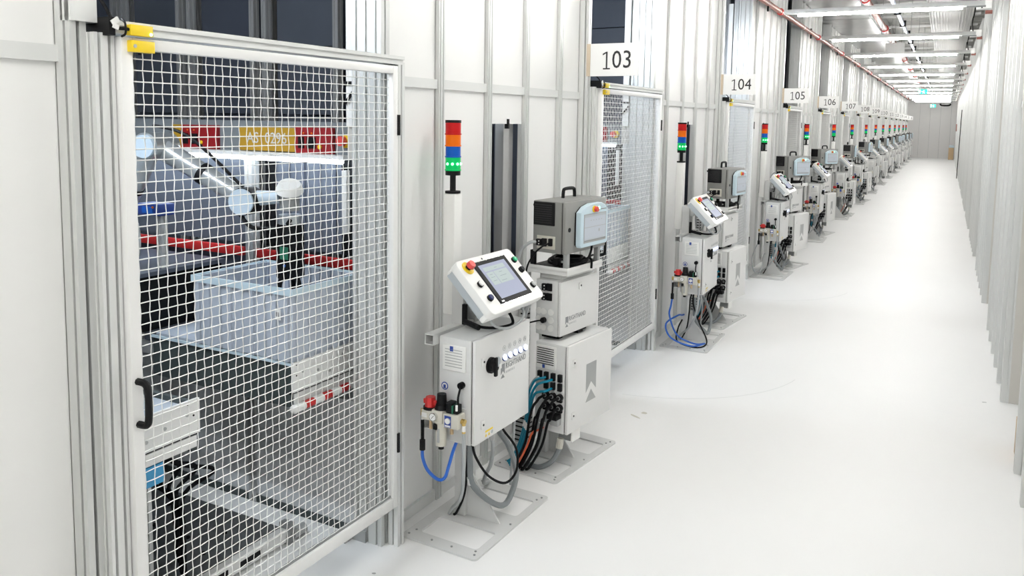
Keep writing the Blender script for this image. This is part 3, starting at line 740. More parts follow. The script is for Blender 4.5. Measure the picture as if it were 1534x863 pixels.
# ---------------- B : lower cabinet
def make_B():
    t = T('electrical_cabinet', 'low pale grey cabinet with large ribbon mark {}', 'cabinet', 'B', (0, 0, 0), 'low electrical cabinets')
    bp = base_plate().build('base_plate', 'plate', t, smooth=False); bolts(bp)
    B(-.10, -.045, -.045, .045, .008, 1.0, bev=.004).build('post', 'paint', t)
    G().prism([(-.045, .008), (.110, .008), (.110, .012), (-.035, .200), (-.045, .200)], 'y', -.012, -.004).build('gusset', 'plate', t, smooth=False)
    B(.0, .172, -.226, .226, .217, .667, bev=.006).build('body', 'cabinet', t)
    B(.171, .177, -.218, .218, .225, .659).build('door_seal', 'black', t, smooth=False)
    d = B(.176, .192, -.224, .226, .218, .666, bev=.004).build('cabinet_door', 'cabdoor', t)
    for z in (.575, .305):
        B(.192, .199, -.187, -.163, z-.017, z+.017, bev=.002).build('latch', 'cabdoor', d); G().cyl((.199, -.175, z), (.2005, -.175, z), .005, 10).build('lock', 'black', d)
    logo_small(G(), .1924, -.046, .535, .20).build('logo_mark', 'grey', d, smooth=False)
    B(-.045, .0, -.05, .05, .35, .40).build('mounting_rail', 'paint', t); B(-.045, .0, -.05, .05, .56, .61).build('mounting_rail', 'paint', t)
    v = B(.006, .124, -.233, -.225, .535, .652, bev=.003).build('vent', 'housing', t)
    for i in range(8): B(.014, .112, -.2345, -.2325, .558+.0112*i, .562+.0112*i).build('vent_slot', 'black', v, smooth=False)
    B(.046, .060, -.2345, -.2325, .538, .556).build('vent_badge', 'labelblue', v, smooth=False)
    for i, z in enumerate((.502, .456)):
        for j, x in enumerate((.032, .070, .110, .150)):
            if j == 0 and i == 1: continue
            B(x-.011, x+.011, -.242, -.225, z-.019, z+.019, bev=.002).build('data_socket', 'black', t)
            if j in (1, 2): G().prism([(x-.008, z-.019), (x+.008, z-.019), (x+.004, z-.036), (x-.004, z-.036)], 'y', -.236, -.227).build('socket_flap', 'cablegrey', t, smooth=False)
    for i, z in enumerate((.405, .352)):
        for j, x in enumerate((.070, .110, .150)):
            G().cyl((x, -.225, z), (x, -.245, z), .018, 14).box(x-.014, x+.014, -.240, -.225, z-.024, z-.010).build('round_connector', 'black', t)
            G().cyl((x, -.245, z), (x, -.2465, z), .011, 12).build('connector_ring', 'midgrey', t)
    B(.10, .158, -.275, -.225, .298, .322, bev=.003).build('connector_hood', 'black', t)
    B(.115, .158, -.262, -.225, .265, .300, bev=.004).build('connector_base', 'grey', t)
    B(.085, .115, -.258, -.232, .268, .296, bev=.004).build('connector_shell', 'cablegrey', t)
    G().prism([(.095, .217), (.165, .217), (.155, .15), (.085, .15)], 'y', -.13, -.06).build('drain_box', 'midgrey', t, smooth=False)
    B(.165, .172, -.14, -.06, .15, .217).build('drain_lip', 'housing', t)
    # slotted cable ducts
    for (x0, x1, y0, y1, z0, z1) in ((-.165, -.125, -.13, -.09, .10, .98), (-.155, -.06, -.20, -.15, .10, .36)):
        dct = B(x0, x1, y0, y1, z0, z1).build('cable_duct', 'grey' if z1 < .5 else 'paint', t, smooth=False)
        n_ = int((z1-z0)/.024)
        key = f'ds{z1}'
        g = G()
        for i in range(n_): g.box(x0+.006, x1-.006, y0-.0012, y0+.001, z0+.01+.024*i, z0+.018+.024*i); 
        g.build('duct_slots', 'black', dct, smooth=False)
        g = G()
        for i in range(n_): g.box(x1-.001, x1+.0012, y0+.006, y1-.006, z0+.01+.024*i, z0+.018+.024*i)
        g.build('duct_slots', 'black', dct, smooth=False)
    B(-.155, -.06, -.205, -.145, .008, .10).build('duct_foot', 'paint', t, smooth=False)
make_B()
def make_mid():
    t = T('junction_cabinet', 'small pale grey cabinet with round knockouts {}', 'cabinet', 'B', (.04, 0, .685), 'small upper cabinets')
    B(-.030, .098, -.185, .185, .690, .972, bev=.005).build('body', 'cabinet', t)
    B(-.045, -.03, -.05, .05, .75, .92).build('mounting_rail', 'paint', t)
    d = B(.100, .116, -.183, .185, .692, .968, bev=.004).build('cabinet_door', 'cabdoor', t)
    B(.097, .101, -.177, .178, .70, .96).build('door_seal', 'black', t, smooth=False)
    B(.116, .122, -.008, .016, .906, .942, bev=.002).build('latch', 'cabdoor', d); G().cyl((.122, .004, .926), (.1235, .004, .926), .005, 10).build('lock', 'black', d)
    logo_small(G(), .1164, -.136, .785, .052).build('logo_mark', 'logo', d, smooth=False)
    G().add(text_mesh('RIGHTHAND', .034, spacing=1.12), at(FX, .1164, -.102, .771, .78)).build('lettering', 'logo', d, smooth=False)
    G().add(text_mesh('ROBOTICS', .015, spacing=1.3), at(FX, .1164, -.100, .745, .8)).build('lettering', 'palelogo', d, smooth=False)
    for z in (.938, .889):
        B(.035, .066, -.194, -.184, z-.019, z+.019, bev=.002).build('power_socket', 'black', t)
        B(.012, .036, -.205, -.186, z-.018, z+.018, bev=.004).build('power_plug', 'black', t)
        for q in (-.008, .008): G().cyl((.03, -.205, z+q), (.03, -.2065, z+q), .003, 8).build('plug_screw', 'white', t)
    for z in (.811, .770, .729):
        for x in (-.012, .018, .060):
            if (x, z) == (.018, .770): continue
            G().cyl((x, -.184, z), (x, -.1885, z), .0165, 18).build('knockout', 'housing', t)
    G().cyl((.022, -.184, .768), (.022, -.205, .768), .014, 12).build('cable_gland', 'black', t)
    B(.05, .10, .02, .07, .667, .69).build('hook', 'black', t)
    for sy in (-.12, .12): B(-.02, .08, sy-.02, sy+.02, .667, .69).build('foot', 'black', t)
make_mid()
def make_shelf():
    t = T('equipment_tray', 'white metal tray carrying the dark grey controller {}', 'tray', 'B', (.02, 0, .972), 'controller trays')
    B(-.10, .146, -.178, .178, 1.018, 1.026).build('tray_base', 'white', t, smooth=False)
    B(.140, .146, -.178, .178, 1.002, 1.040, bev=.001).build('tray_lip', 'housing', t)
    B(-.10, .14, -.178, -.172, 1.002, 1.040, bev=.001).build('tray_lip', 'white', t)
    B(-.10, .14, .172, .178, 1.002, 1.040, bev=.001).build('tray_lip', 'white', t)
    B(-.02, .10, -.15, .15, .974, 1.018, bev=.002).build('riser', 'paint', t)
    for x, y in ((.125, -.155), (-.07, -.155), (.125, .155), (-.07, .155)):
        B(x-.012, x+.012, y-.012, y+.012, 1.026, 1.112, bev=.001).build('leg', 'grey' if x > 0 else 'black', t)
    B(-.08, .12, -.14, .14, 1.026, 1.036, bev=.002).build('rubber_mat', 'black', t)
make_shelf()
def make_coil():
    t = T('cable_coil', 'coil of black cable under the dark grey controller {}', 'cable', 'B', (.03, .02, 1.036), 'cable coils on the trays')
    for i in range(3):
        r = .095-.012*i
        G().tube([(.03+r*math.cos(a*math.pi/8), .02+1.2*r*math.sin(a*math.pi/8), 1.044+.008*i+.003*math.sin(a)) for a in range(17)], .007, 6, 2).build('turn', 'rubber', t)
    G().tube([(.112, .06, 1.056), (.138, .056, 1.064), (.152, .052, 1.050), (.154, .048, 1.012)], .006, 6).build('tail', 'rubber', t)
    G().tube([(.105, .10, 1.05), (.10, .14, 1.06), (.10, .178, 1.056), (.10, .187, 1.02), (.10, .187, .985)], .005, 6).build('tail', 'black', t)
    B(.03, .06, -.13, -.09, 1.04, 1.075, bev=.003).build('plug', 'black', t); B(.05, .07, -.10, -.09, 1.05, 1.06).build('plug_clip', 'white', t)
make_coil()
def make_ctrl():
    t = T('robot_controller', 'dark grey robot controller box with top handle on a tray {}', 'controller', 'B', (.05, 0, 1.112), 'robot controller boxes')
    B(-.042, .124, -.206, .206, 1.113, 1.370, bev=.005).build('body', 'ctrl', t)
    B(.123, .129, -.200, .200, 1.118, 1.364).build('door_seal', 'black', t, smooth=False)
    B(.128, .146, -.205, .206, 1.112, 1.369, bev=.004).build('controller_door', 'ctrldoor', t)
    G().cyl((.146, -.168, 1.232), (.149, -.168, 1.232), .011, 14).build('lock', 'black', t)
    v = B(-.036, .086, -.214, -.205, 1.250, 1.366, bev=.003).build('fan_grille', 'black', t)
    for i in range(9): B(-.026, .072, -.2165, -.2135, 1.262+.0108*i, 1.2665+.0108*i).build('grille_slat', 'slatblack', v, smooth=False)
    pl = B(-.016, .090, -.209, -.205, 1.133, 1.198, bev=.001).build('socket_plate', 'beige', t)
    B(.018, .044, -.222, -.209, 1.146, 1.186, bev=.002).build('power_socket', 'black', pl); B(-.012, .018, -.228, -.209, 1.148, 1.182, bev=.005).build('power_plug', 'black', pl)
    for q in (1.158, 1.172): G().cyl((.008, -.228, q), (.008, -.2295, q), .003, 8).build('plug_screw', 'white', pl)
    B(.058, .078, -.224, -.209, 1.150, 1.188, bev=.003).build('lead_plug', 'black', pl)
    G().tube([(.01, -.01, 1.366), (.01, -.006, 1.405), (.01, .012, 1.416), (.01, .085, 1.416), (.01, .103, 1.405), (.01, .107, 1.366)], .009, 8, 4).build('handle', 'black', t)
    G().cyl((-.042, -.18, 1.345), (-.055, -.18, 1.345), .008, 8).build('knob', 'black', t)
make_ctrl()
def make_pendant():
    t = T('teach_pendant', 'pale blue teach pendant on the dark grey controller {}', 'tablet', 'B', (.17, .01, 1.14), 'teach pendants')
    out = [(-.118, 1.152), (-.110, 1.143), (.140, 1.143), (.149, 1.152), (.149, 1.315), (.125, 1.336), (.085, 1.350), (-.015, 1.350), (-.075, 1.338), (-.118, 1.312)]
    G().add(flat2d([out], .022, .004), at(FX, .170, 0, 0)).build('shell', 'pendant', t)
    G().add(flat2d([[(y*.97+.0005, z*.985+.019) for y, z in out]], .02, .002), at(FX, .1575, 0, 0)).build('back_shell', 'black', t)
    s_ = B(.184, .1862, -.094, .134, 1.160, 1.304).build('screen_frame', 'grey', t)
    B(.1862, .1868, -.088, .128, 1.168, 1.300).build('screen', 'scrwhite', t)
    B(.1868, .1871, -.088, .128, 1.288, 1.300).build('screen_bar', 'housing_side', s_); B(.1868, .1871, -.088, .128, 1.236, 1.2385).build('screen_line', 'grey', s_)
    for i in range(5): B(.1868, .1871, -.028+.027*i, -.021+.027*i, 1.268, 1.272).build('screen_icon', 'grey', s_)
    B(.1868, .1871, .055, .066, 1.208, 1.222).build('screen_icon', 'grey', s_); B(.1868, .1871, -.085, .10, 1.176, 1.179).build('screen_line', 'housing_side', s_)
    B(.1868, .1871, -.088, .128, 1.168, 1.173).build('screen_bar', 'midgrey', s_)
    G().cyl((.184, .006, 1.325), (.190, .006, 1.325), .017, 16).build('emergency_stop_plate', 'yellow', t); G().cyl((.190, .010, 1.325), (.205, .010, 1.325), .0135, 16).build('emergency_stop', 'softred', t)
    B(.184, .1865, .046, .064, 1.322, 1.334).build('indicator', 'led', t)
    B(.184, .1863, .075, .135, 1.318, 1.322).build('maker_text', 'logo', t)
    B(.146, .155, -.03, .05, 1.20, 1.30).build('hanger', 'black', t)
make_pendant()
# ---------------- B cables
PWR = [(-.010, -.222, 1.165), (-.04, -.235, 1.16), (-.085, -.24, 1.12), (-.115, -.235, 1.04), (-.135, -.20, .94), (-.150, -.15, .86), (-.152, -.125, .84)]
CLD = [(.064, -.222, 1.165), (.04, -.245, 1.15), (.0, -.255, 1.11), (-.04, -.25, 1.05), (-.075, -.215, .985), (-.115, -.155, .935), (-.134, -.126, .92)]
def turned(pts, deg):
    """the controller end follows the turned controller, the other end stays in the duct"""
    o = []
    for i, q in enumerate(pts):
        a = R(deg)*max(0, 1-max(0, i-1)/(len(pts)-3)); c, n = math.cos(a), math.sin(a)
        o.append((c*q[0]-n*q[1], n*q[0]+c*q[1], q[2]))
    return o
GB = 'cables on the low electrical cabinets'
def swept(pts):
    """all leads sag together toward the duct as they near the plate"""
    return [(x-1.15*max(0, .30-z)**2, y, z) for x, y, z in pts]
for i, (x, z) in enumerate(((.070, .495), (.108, .49), (.108, .445))):
    yl = -.262-.016*i; xl = -.032+.019*i                       # each cable keeps its own lane down to the base plate
    mid = (((.040, .485), (.012, .460), (-.016, .390)), ((.078, .480), (.040, .455), (.006, .385)), ((.078, .438), (.042, .416), (.020, .350)))[i]
    pts = [(x, -.2405, z), (x-.008, yl+.004, z-.002)]+[(u, yl, v) for u, v in mid]+[(xl+.004, yl, .27), (xl, yl, .12), (xl, yl, .06), (xl-.002, yl, .03), (xl-.012, yl, .0150)]
    pts = swept(pts)
    m0, m1 = Vector(pts[5]).lerp(Vector(pts[6]), .08), Vector(pts[5]).lerp(Vector(pts[6]), .30)
    cab('data_cable', ('teal data cable in upper left socket of low cabinet {}', 'teal data cable in upper middle socket of low cabinet {}', 'teal data cable in lower middle socket of low cabinet {}')[i], 'B', 'cyan', pts, .0065, GB,
        parts=(('cable_marker', 'white', m0, m1, .0074),))
cab('white_lead', 'thin white lead from a socket of the low cabinet {}', 'B', 'cablegrey', [(.032, -.2405, .49), (.024, -.250, .487), (.0, -.250, .46), (-.035, -.250, .39), (-.056, -.247, .32), (-.072, -.225, .27), (-.080, -.196, .25)], .005, GB)
cab('orange_lead', 'orange lead hanging beside the low cabinet {}', 'B', 'orange', swept([(.059, -.224, .228), (.058, -.262, .228), (.0515, -.297, .227), (.050, -.321, .215), (.046, -.323, .16), (.040, -.323, .09), (.036, -.323, .035), (.026, -.322, .0155)]), .0055, GB)
cab('thick_grey_cable', 'thick grey cable from the low cabinet connector {}', 'B', 'cablegrey', swept([(.088, -.246, .282), (.068, -.258, .277), (.045, -.262, .25), (.032, -.262, .19), (.030, -.262, .10), (.028, -.263, .045), (.012, -.264, .0215)]), .0115, GB, parts=(('cable_sleeve', 'white', (.076, -.254, .2795), (.056, -.2605, .265), .0125),))
cab('floor_cable', 'dark grey cable curling up under the low cabinet {}', 'B', 'cablemid', [(.115, -.16, .155), (.11, -.17, .10), (.085, -.20, .045), (.03, -.226, .0145), (-.04, -.2275, .0142), (-.115, -.2275, .0142)], .0135, GB, parts=(('gland_nut', 'beige', (.117, -.158, .165), (.112, -.166, .115), .018),))
for i in range(6):
    x = (.150, .110, .070)[i % 3]; z = (.405, .352)[i//3]; yl = (-.306, -.288)[i//3]
    x1 = ((.100, .066, .022), (.118, .084, .040))[i//3][i % 3]; x2 = ((.082, .056, .021), (.098, .072, .036))[i//3][i % 3]
    cab('black_lead', 'black lead from low cabinet round connectors {}', 'B', 'rubber', swept([(x, -.2455, z), (x, yl+.012, z-.001), (x-.004, yl, z-.014), (.6*x1+.4*x, yl, z-.05), (x1, yl, .285), (.5*(x1+x2), yl, .16), (x2, yl, .035), (x2-(.002 if i % 3 == 2 else .012), yl, .0152)]), .0065, 'black leads of the round connectors')
cab('knockout_lead', 'black lead from the small cabinet knockout {}', 'B', 'rubber', [(.022, -.204, .768), (.0, -.215, .765), (-.04, -.20, .75), (-.10, -.155, .725), (-.135, -.126, .71)], .004, GB)
cab('power_cable', 'pale grey power cable arching from the controller plug {}', 'B', 'cablegrey', PWR, .008, 'controller power cables')
cab('controller_lead', 'thin black lead from the controller socket plate {}', 'B', 'rubber', CLD, .0045, 'controller leads')
cab('plug_cable', 'grey cable from small cabinet power plugs {}', 'B', 'cablegrey', [(.013, -.197, .932), (-.012, -.215, .925), (-.05, -.22, .88), (-.09, -.195, .76), (-.12, -.155, .64), (-.135, -.126, .60)], .0075, 'small cabinet power cables')
cab('pendant_cable', 'black cable drooping below the teach pendant {}', 'B', 'rubber', [(.163, .03, 1.143), (.166, .02, 1.11), (.17, -.02, 1.075), (.160, -.06, 1.060), (.143, -.085, 1.054), (.11, -.115, 1.0425)], .006, 'teach pendant cables')
# ---------------- other stations
for k in range(1, NST):
    rnd = random.Random(100+k)
    ra = {1: 1.0, 2: -1.0, 3: 1.5}.get(k, rnd.uniform(-3, 3)); rb = {1: -6.0, 2: -12.0, 3: -9.}.get(k, rnd.uniform(-10, 2))
    dya = {1: .42, 2: .42}.get(k, rnd.uniform(.36, .46)); dyb = {1: 1.205, 2: 1.15, 3: 1.2}.get(k, rnd.uniform(1.1, 1.24))
    fa = Fr({1: -1.715}.get(k, -1.71+rnd.uniform(-.03, .02)), S(k)+dya, ra); fb = Fr({1: -1.741, 2: -1.69}.get(k, -1.72+rnd.uniform(-.03, .03)), S(k)+dyb, rb)
    ex = {1: 0, 2: -16, 3: -22, 4: 0}.get(k, rnd.choice((0, -4, -12)))
    ms = 0 if k < 2 else (.012 if k < 4 else (.03 if k < 6 else .07))
    for t, L, tmpl in LIB:
        nm = t.name
        if k >= 4 and t['category'] in ('cable', 'hose') and rnd.random() < (.35 if k < 7 else .6): continue
        if nm == 'air_hose' and k >= 2: continue
        fr = fa if L == 'A' else fb
        lab = tmpl.format(hinted(k))
        b = OFF[nm]
        if L == 'B' and nm in ('robot_controller', 'teach_pendant', 'cable_coil', 'equipment_tray') and ex:
            fr = Fr(fb.x, fb.y, rb+ex)
        if nm == 'pendant_cable' and ex: fr = Fr(fb.x, fb.y, rb+ex)
        if nm in ('power_cable', 'controller_lead') and ex:
            src = PWR if nm == 'power_cable' else CLD
            r = copy_thing(t, fb, lab, ms); ln = r.children[0]
            me = G().tube([Vector(q)-OFF[nm] for q in turned(src, ex)], .008 if src is PWR else .0045, 8).build('line', 'cablegrey' if src is PWR else 'rubber', r)
            bpy.data.objects.remove(ln); me.data.transform(Matrix.Translation(OFF[nm]))
            continue
        if k in (1,) and nm in ('air_hose', 'black_lead'): continue
        copy_thing(t, fr, lab, min(ms, .03) if nm == 'signal_tower' else ms)
    if k == 1:
        t = thing('air_hose', 'blue air hose coiled down to the base plate just before the 104 sign', 'hose', fa, (-.1, -.27, .02), 'blue air hoses')
        G().tube([(-.108, -.275, .39), (-.115, -.28, .33), (-.12, -.29, .25), (-.06, -.27, .10), (.06, -.20, .03), (.13, -.15, .03), (.05, -.26, .025), (-.10, -.30, .08), (-.15, -.28, .18), (-.09, -.16, .23), (-.075, -.09, .22), (-.072, -.043, .215)], .007, 8).build('line', 'hoseblue', t)
        t = thing('black_lead', 'long black lead looping onto the floor plate just before the 104 sign', 'cable', fa, (.0, -.2, .02), 'black lead loops')
        G().tube([(.03, -.15, .430), (.03, -.16, .34), (.08, -.16, .2), (.15, -.17, .06), (.125, -.222, .018), (.03, -.250, .0175), (-.07, -.24, .05), (-.085, -.15, .13), (-.085, -.043, .17)], .006, 8).build('line', 'rubber', t)
    if k >= 2 and k < 9:
        t = thing('air_hose', f'grey air hose looping beside the stand {hinted(k)}', 'hose', fa, (-.1, -.27, .03), 'grey air hoses')
        G().tube([(-.108, -.275, .40), (-.13, -.28, .36), (-.17, -.29, .22), (-.15, -.28, .08), (-.10, -.26, .05), (-.07, -.22, .12), (-.08, -.13, .22), (-.082, -.043, .25)], .006, 6).build('line', 'cablegrey', t)
# ================================================================== ROBOT CELLS
CELL = []
def TC(name, label, cat, base, group=None, n=4):
    t = thing(name, label, cat, FD, base, group); CELL.append((t, n)); return t
# local coordinates: x world, y relative to S(k), z world
def dy(v): return v-S0
def make_grid_wall():
    """storage grid seen behind the cell"""
    o = bpy.data.objects.new('wall_grid', None); C.objects.link(o); struct(o); o.location = (0, S0, 0)
    y = dy(3.95)
    B(-7.0, -2.05, y+.28, y+.30, 0, 3.56).build('grid_backing', 'slate', o, smooth=False)
    for i in range(7):
        x = -2.62-.72*i
        for q in (-.055, .055):
            prof(x+q-.022, x+q+.022, y-.02, y+.03, 0, 3.56, ny=1, gw=.014, gd=.008).build('grid_column', 'gridcol', o, smooth=False)
        prof(x-.02, x+.02, y+.10, y+.14, 0, 3.56, ny=1).build('grid_column', 'gridcol', o, smooth=False)
        for j in range(8):
            B(x-.62, x-.10, y+.06, y+.20, .02+.44*j, .45+.44*j).build('storage_bin', 'slate2' if i % 2 else 'slate', o, smooth=False)
    for x, m in ((-2.30, 'gridcol'), (-2.18, 'alu_dark')):
        prof(x-.03, x+.03, y-.3, y-.24, 0, 3.56, ny=1).build('grid_column', m, o, smooth=False)
    return o
gw = make_grid_wall()
def make_partition():
    o = bpy.data.objects.new('wall_partition', None); C.objects.link(o); struct(o); o.location = (0, S0, 0)
    y = dy(2.56)
    for x0, x1 in ((-2.69, -2.10), (-3.9, -2.735)):
        B(x0, x1, y, y+.012, .035, .25).build('wall_panel', 'acrylic', o, smooth=False)
        B(x0, x1, y, y+.012, .25, .58).build('wall_panel', 'shadepanel', o, smooth=False)  # upper part kept darker: some of the conveyor's shadow is in its colour
    prof(-2.735, -2.69, y-.01, y+.035, 0, .58, ny=1).build('wall_post', 'alu_dark', o, smooth=False)
    B(-3.9, -2.10, y-.006, y+.02, 0, .034).build('skirting', 'convdark', o, smooth=False)
    return o
pa = make_partition()
def conveyor(name, label, x0, x1, y0, y1, n=4, bar=False):
    t = TC(name, label, 'conveyor', ((x0+x1)/2, dy((y0+y1)/2), 0), 'cell conveyors', n)
    a, b = dy(y0), dy(y1)
    B(x1-.012, x1, a, b, .535, .672).build('side_plate', 'white', t, smooth=False)
    B(x1-.03, x1-.012, a, b, .525, .536).build('slot_gap', 'black', t, smooth=False)
    B(x1-.02, x1-.006, a+.012, b-.012 if not bar else b, .478, .525).build('lower_plate', 'white' if not bar else 'paint', t, smooth=False)
    B(x0, x1-.012, a+.01, a+.03, .46, .66).build('end_plate', 'convdark', t, smooth=False)
    B(x0, x1-.012, b-.03, b-.01, .46, .66).build('end_plate', 'convdark', t, smooth=False)
    B(x0, x1-.02, a+.03, b-.03, .60, .671 if bar else .64).build('deck', 'tote', t, smooth=False)
    B(x0, x1-.012, a, a+.008, .655, .668).build('edge_strip', 'pendant', t, smooth=False)
    for (q, z) in ((.06, .62), (.16, .60), (.24, .575), (.33, .63)):
        yy = (b-q) if not bar else (a+q)
        if a < yy < b: G().cyl((x1, yy, z), (x1+.003, yy, z), .007, 10).build('screw', 'grey', t)
    for q in (.03, .055):
        yy = b-q if not bar else a+.02
        G().cyl((x1, yy, .55+q*2), (x1+.002, yy, .55+q*2), .004, 8).build('hole', 'black', t)
    for x in (x1-.24, x0+.15):
        prof(x-.02, x+.02, b-.10, b-.06, 0 if bar else .066, .60, ny=1).build('leg', 'alu', t, smooth=False)
    if bar:
        n_ = 8; L = (b-a)/n_
        for i in range(n_):
            G().cyl((x1+.005, a+L*i, .462), (x1+.005, a+L*(i+1), .462), .019, 14).build('striped_bar_segment', 'white' if i % 2 == 0 else 'red', t)
        G().sph((x1+.005, a, .462), .021, 12).build('bar_cap', 'white', t)
    return t
conv2 = conveyor('tote_conveyor', 'white sided conveyor with red striped bar under the grey tote behind guard door', -3.45, -2.50, 2.60, 3.085, bar=True)
conv1 = conveyor('infeed_conveyor', 'white sided infeed conveyor with blue strip behind the guard door handle', -3.40, -2.50, 1.25, 2.09)
B(-2.56, -2.51, dy(1.25), dy(1.93), .395, .470).build('blue_strip', 'blue' if False else 'pipeblue', conv1, smooth=False).data.materials[0] = mat('skyblue', (.05, .33, .62), .4)
def make_tote():
    t = TC('grey_tote', 'large open grey blue plastic tote on the conveyor behind guard door', 'tote', (-2.815, dy(2.85), .672), 'totes in the cells')
    x0, x1, y0, y1, z0, z1 = -3.13, -2.505, dy(2.605), dy(3.07), .674, 1.000
    w_ = .012
    g = G().box(x0, x1, y0, y0+w_, z0, z1).box(x0, x1, y1-w_, y1, z0, z1).box(x0, x0+w_, y0+w_, y1-w_, z0, z1).box(x1-w_, x1, y0+w_, y1-w_, z0, z1).box(x0, x1, y0, y1, z0-.001, z0+.012)
    g.build('shell', 'tote', t, smooth=False)
    e = .012
    G().box(x0-e, x1+e, y0-e, y0, z1-.025, z1+.006).box(x0-e, x1+e, y1, y1+e, z1-.025, z1+.006).box(x0-e, x0, y0, y1, z1-.025, z1+.006).box(x1, x1+e, y0, y1, z1-.025, z1+.006).build('rim', 'pendant', t, smooth=False)
    for i in range(9):
        x = x0+.03+(x1-x0-.06)*i/8
        B(x-.008, x+.008, y0-.010, y0, z0, z1-.025).build('rib', 'tote', t, smooth=False)
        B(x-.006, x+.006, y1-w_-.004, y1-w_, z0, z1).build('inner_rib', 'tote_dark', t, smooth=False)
    for i in range(6):
        yy = y0+.03+(y1-y0-.06)*i/5
        B(x1, x1+.010, yy-.012, yy+.012, z0, z1-.025).build('rib', 'tote', t, smooth=False)
    B(-2.60, -2.565, y0-.0112, y0-.0102, .86, .91).build('barcode_label', 'white', t, smooth=False); B(-2.592, -2.575, y0-.0118, y0-.0112, .875, .895).build('label_print', 'logo', t, smooth=False)
make_tote()
def make_robot():
    t = TC('industrial_robot', 'silver jointed robot arm reaching over the tote behind guard door', 'robot', (-3.6, dy(2.3), .0), 'robot arms in the cells')
    Y = dy
    el = Vector((-3.36, Y(2.60), 1.615)); wr_ = Vector((-2.90, Y(2.73), 1.365)); sh = Vector((-3.66, Y(2.56), 1.13)); bs = Vector((-3.72, Y(2.44), .62))
    B(-3.95, -3.5, Y(2.25), Y(2.56), .066, .60, bev=.01).build('pedestal', 'black', t)
    G().cyl(bs-Vector((0, 0, .02)), (bs.x, bs.y, 1.0), .085, 20).build('base_column', 'robot', t)
    G().cyl(sh+Vector((-.06, -.10, 0)), sh+Vector((.06, .10, 0)), .085, 20).build('shoulder_joint', 'robot', t)
    o = Vector((0, -.04, 0))
    ua = G().cyl(sh+o, el+o, .056, 20).build('upper_arm', 'robot', t)
    mid = sh.lerp(el, .58)+o; ax = (el-sh).normalized()
    G().cyl(mid-ax*.012, mid+ax*.012, .060, 20).build('joint_ring', 'black', ua)
    nrm = Vector((.30, -.95, 0)).normalized()
    G().cyl(el-nrm*.085, el+nrm*.10, .066, 24).build('elbow_joint', 'robot', t)
    G().cyl(el+nrm*.10, el+nrm*.115, .055, 24).build('elbow_cap', 'robotcap', t)
    fa = G().cyl(el, wr_, .052, 20, r2=.044).build('forearm', 'robot', t)
    ax = (wr_-el).normalized(); mid = el.lerp(wr_, .52)
    G().cyl(mid-ax*.014, mid+ax*.014, .0535, 20).build('joint_ring', 'black', fa)
    G().cyl(wr_-nrm*.045, wr_+nrm*.055, .066, 24).build('wrist_joint', 'black', t)
    G().cyl(wr_+nrm*.055, wr_+nrm*.068, .062, 24).build('wrist_cap', 'robotcap', t)
    w2 = Vector((-2.77, Y(2.80), 1.385))
    G().cyl(wr_+Vector((0, 0, .01)), w2, .040, 18, r2=.03).build('wrist_link', 'robotcap', t)
    w3 = Vector((-2.74, Y(2.84), 1.37))
    G().cyl(w3-Vector((0, 0, .05)), w3+Vector((0, 0, .045)), .047, 20).build('tool_joint', 'midgrey', t)
    G().cyl(w3+Vector((0, 0, .045)), w3+Vector((.012, -.012, .078)), .066, 20, r2=.052).build('tool_cap', 'housing', t)
    gp = G().cyl(w3-Vector((0, 0, .115)), w3-Vector((0, 0, .07)), .052, 18).build('gripper_flange', 'robot', t)
    gr = B(w3.x-.05, w3.x+.05, w3.y-.05, w3.y+.05, .99, 1.26, bev=.012).build('gripper_body', 'black', t)
    B(w3.x-.015, w3.x+.035, w3.y-.054, w3.y-.05, 1.09, 1.15).build('gripper_badge', 'pcb', gr)
    for a in range(3):
        c = Vector((w3.x+.035*math.cos(a*2.1), w3.y+.035*math.sin(a*2.1), 0))
        G().tube([(c.x, c.y, 1.02), (c.x+.02*math.cos(a*2.1), c.y+.02*math.sin(a*2.1), .95), (c.x-.005, c.y, .88)], .012, 8).build('finger', 'black', gr)
    G().sph((w3.x+.01, w3.y-.05, 1.06), .008, 8).build('status_lamp', 'lens_blue', gr)
    G().tube([el+Vector((.05, -.06, .10)), el+Vector((.22, -.0, .05)), wr_+Vector((-.06, -.02, .10)), wr_+Vector((.02, 0, .02))], .008, 6).build('hose', 'black', t)
    G().tube([wr_+Vector((-.02, -.04, -.05)), wr_+Vector((.06, -.03, -.12)), w3+Vector((-.02, -.04, -.13)), w3+Vector((.05, -.05, -.09))], .01, 6).build('hose', 'black', t)
make_robot()
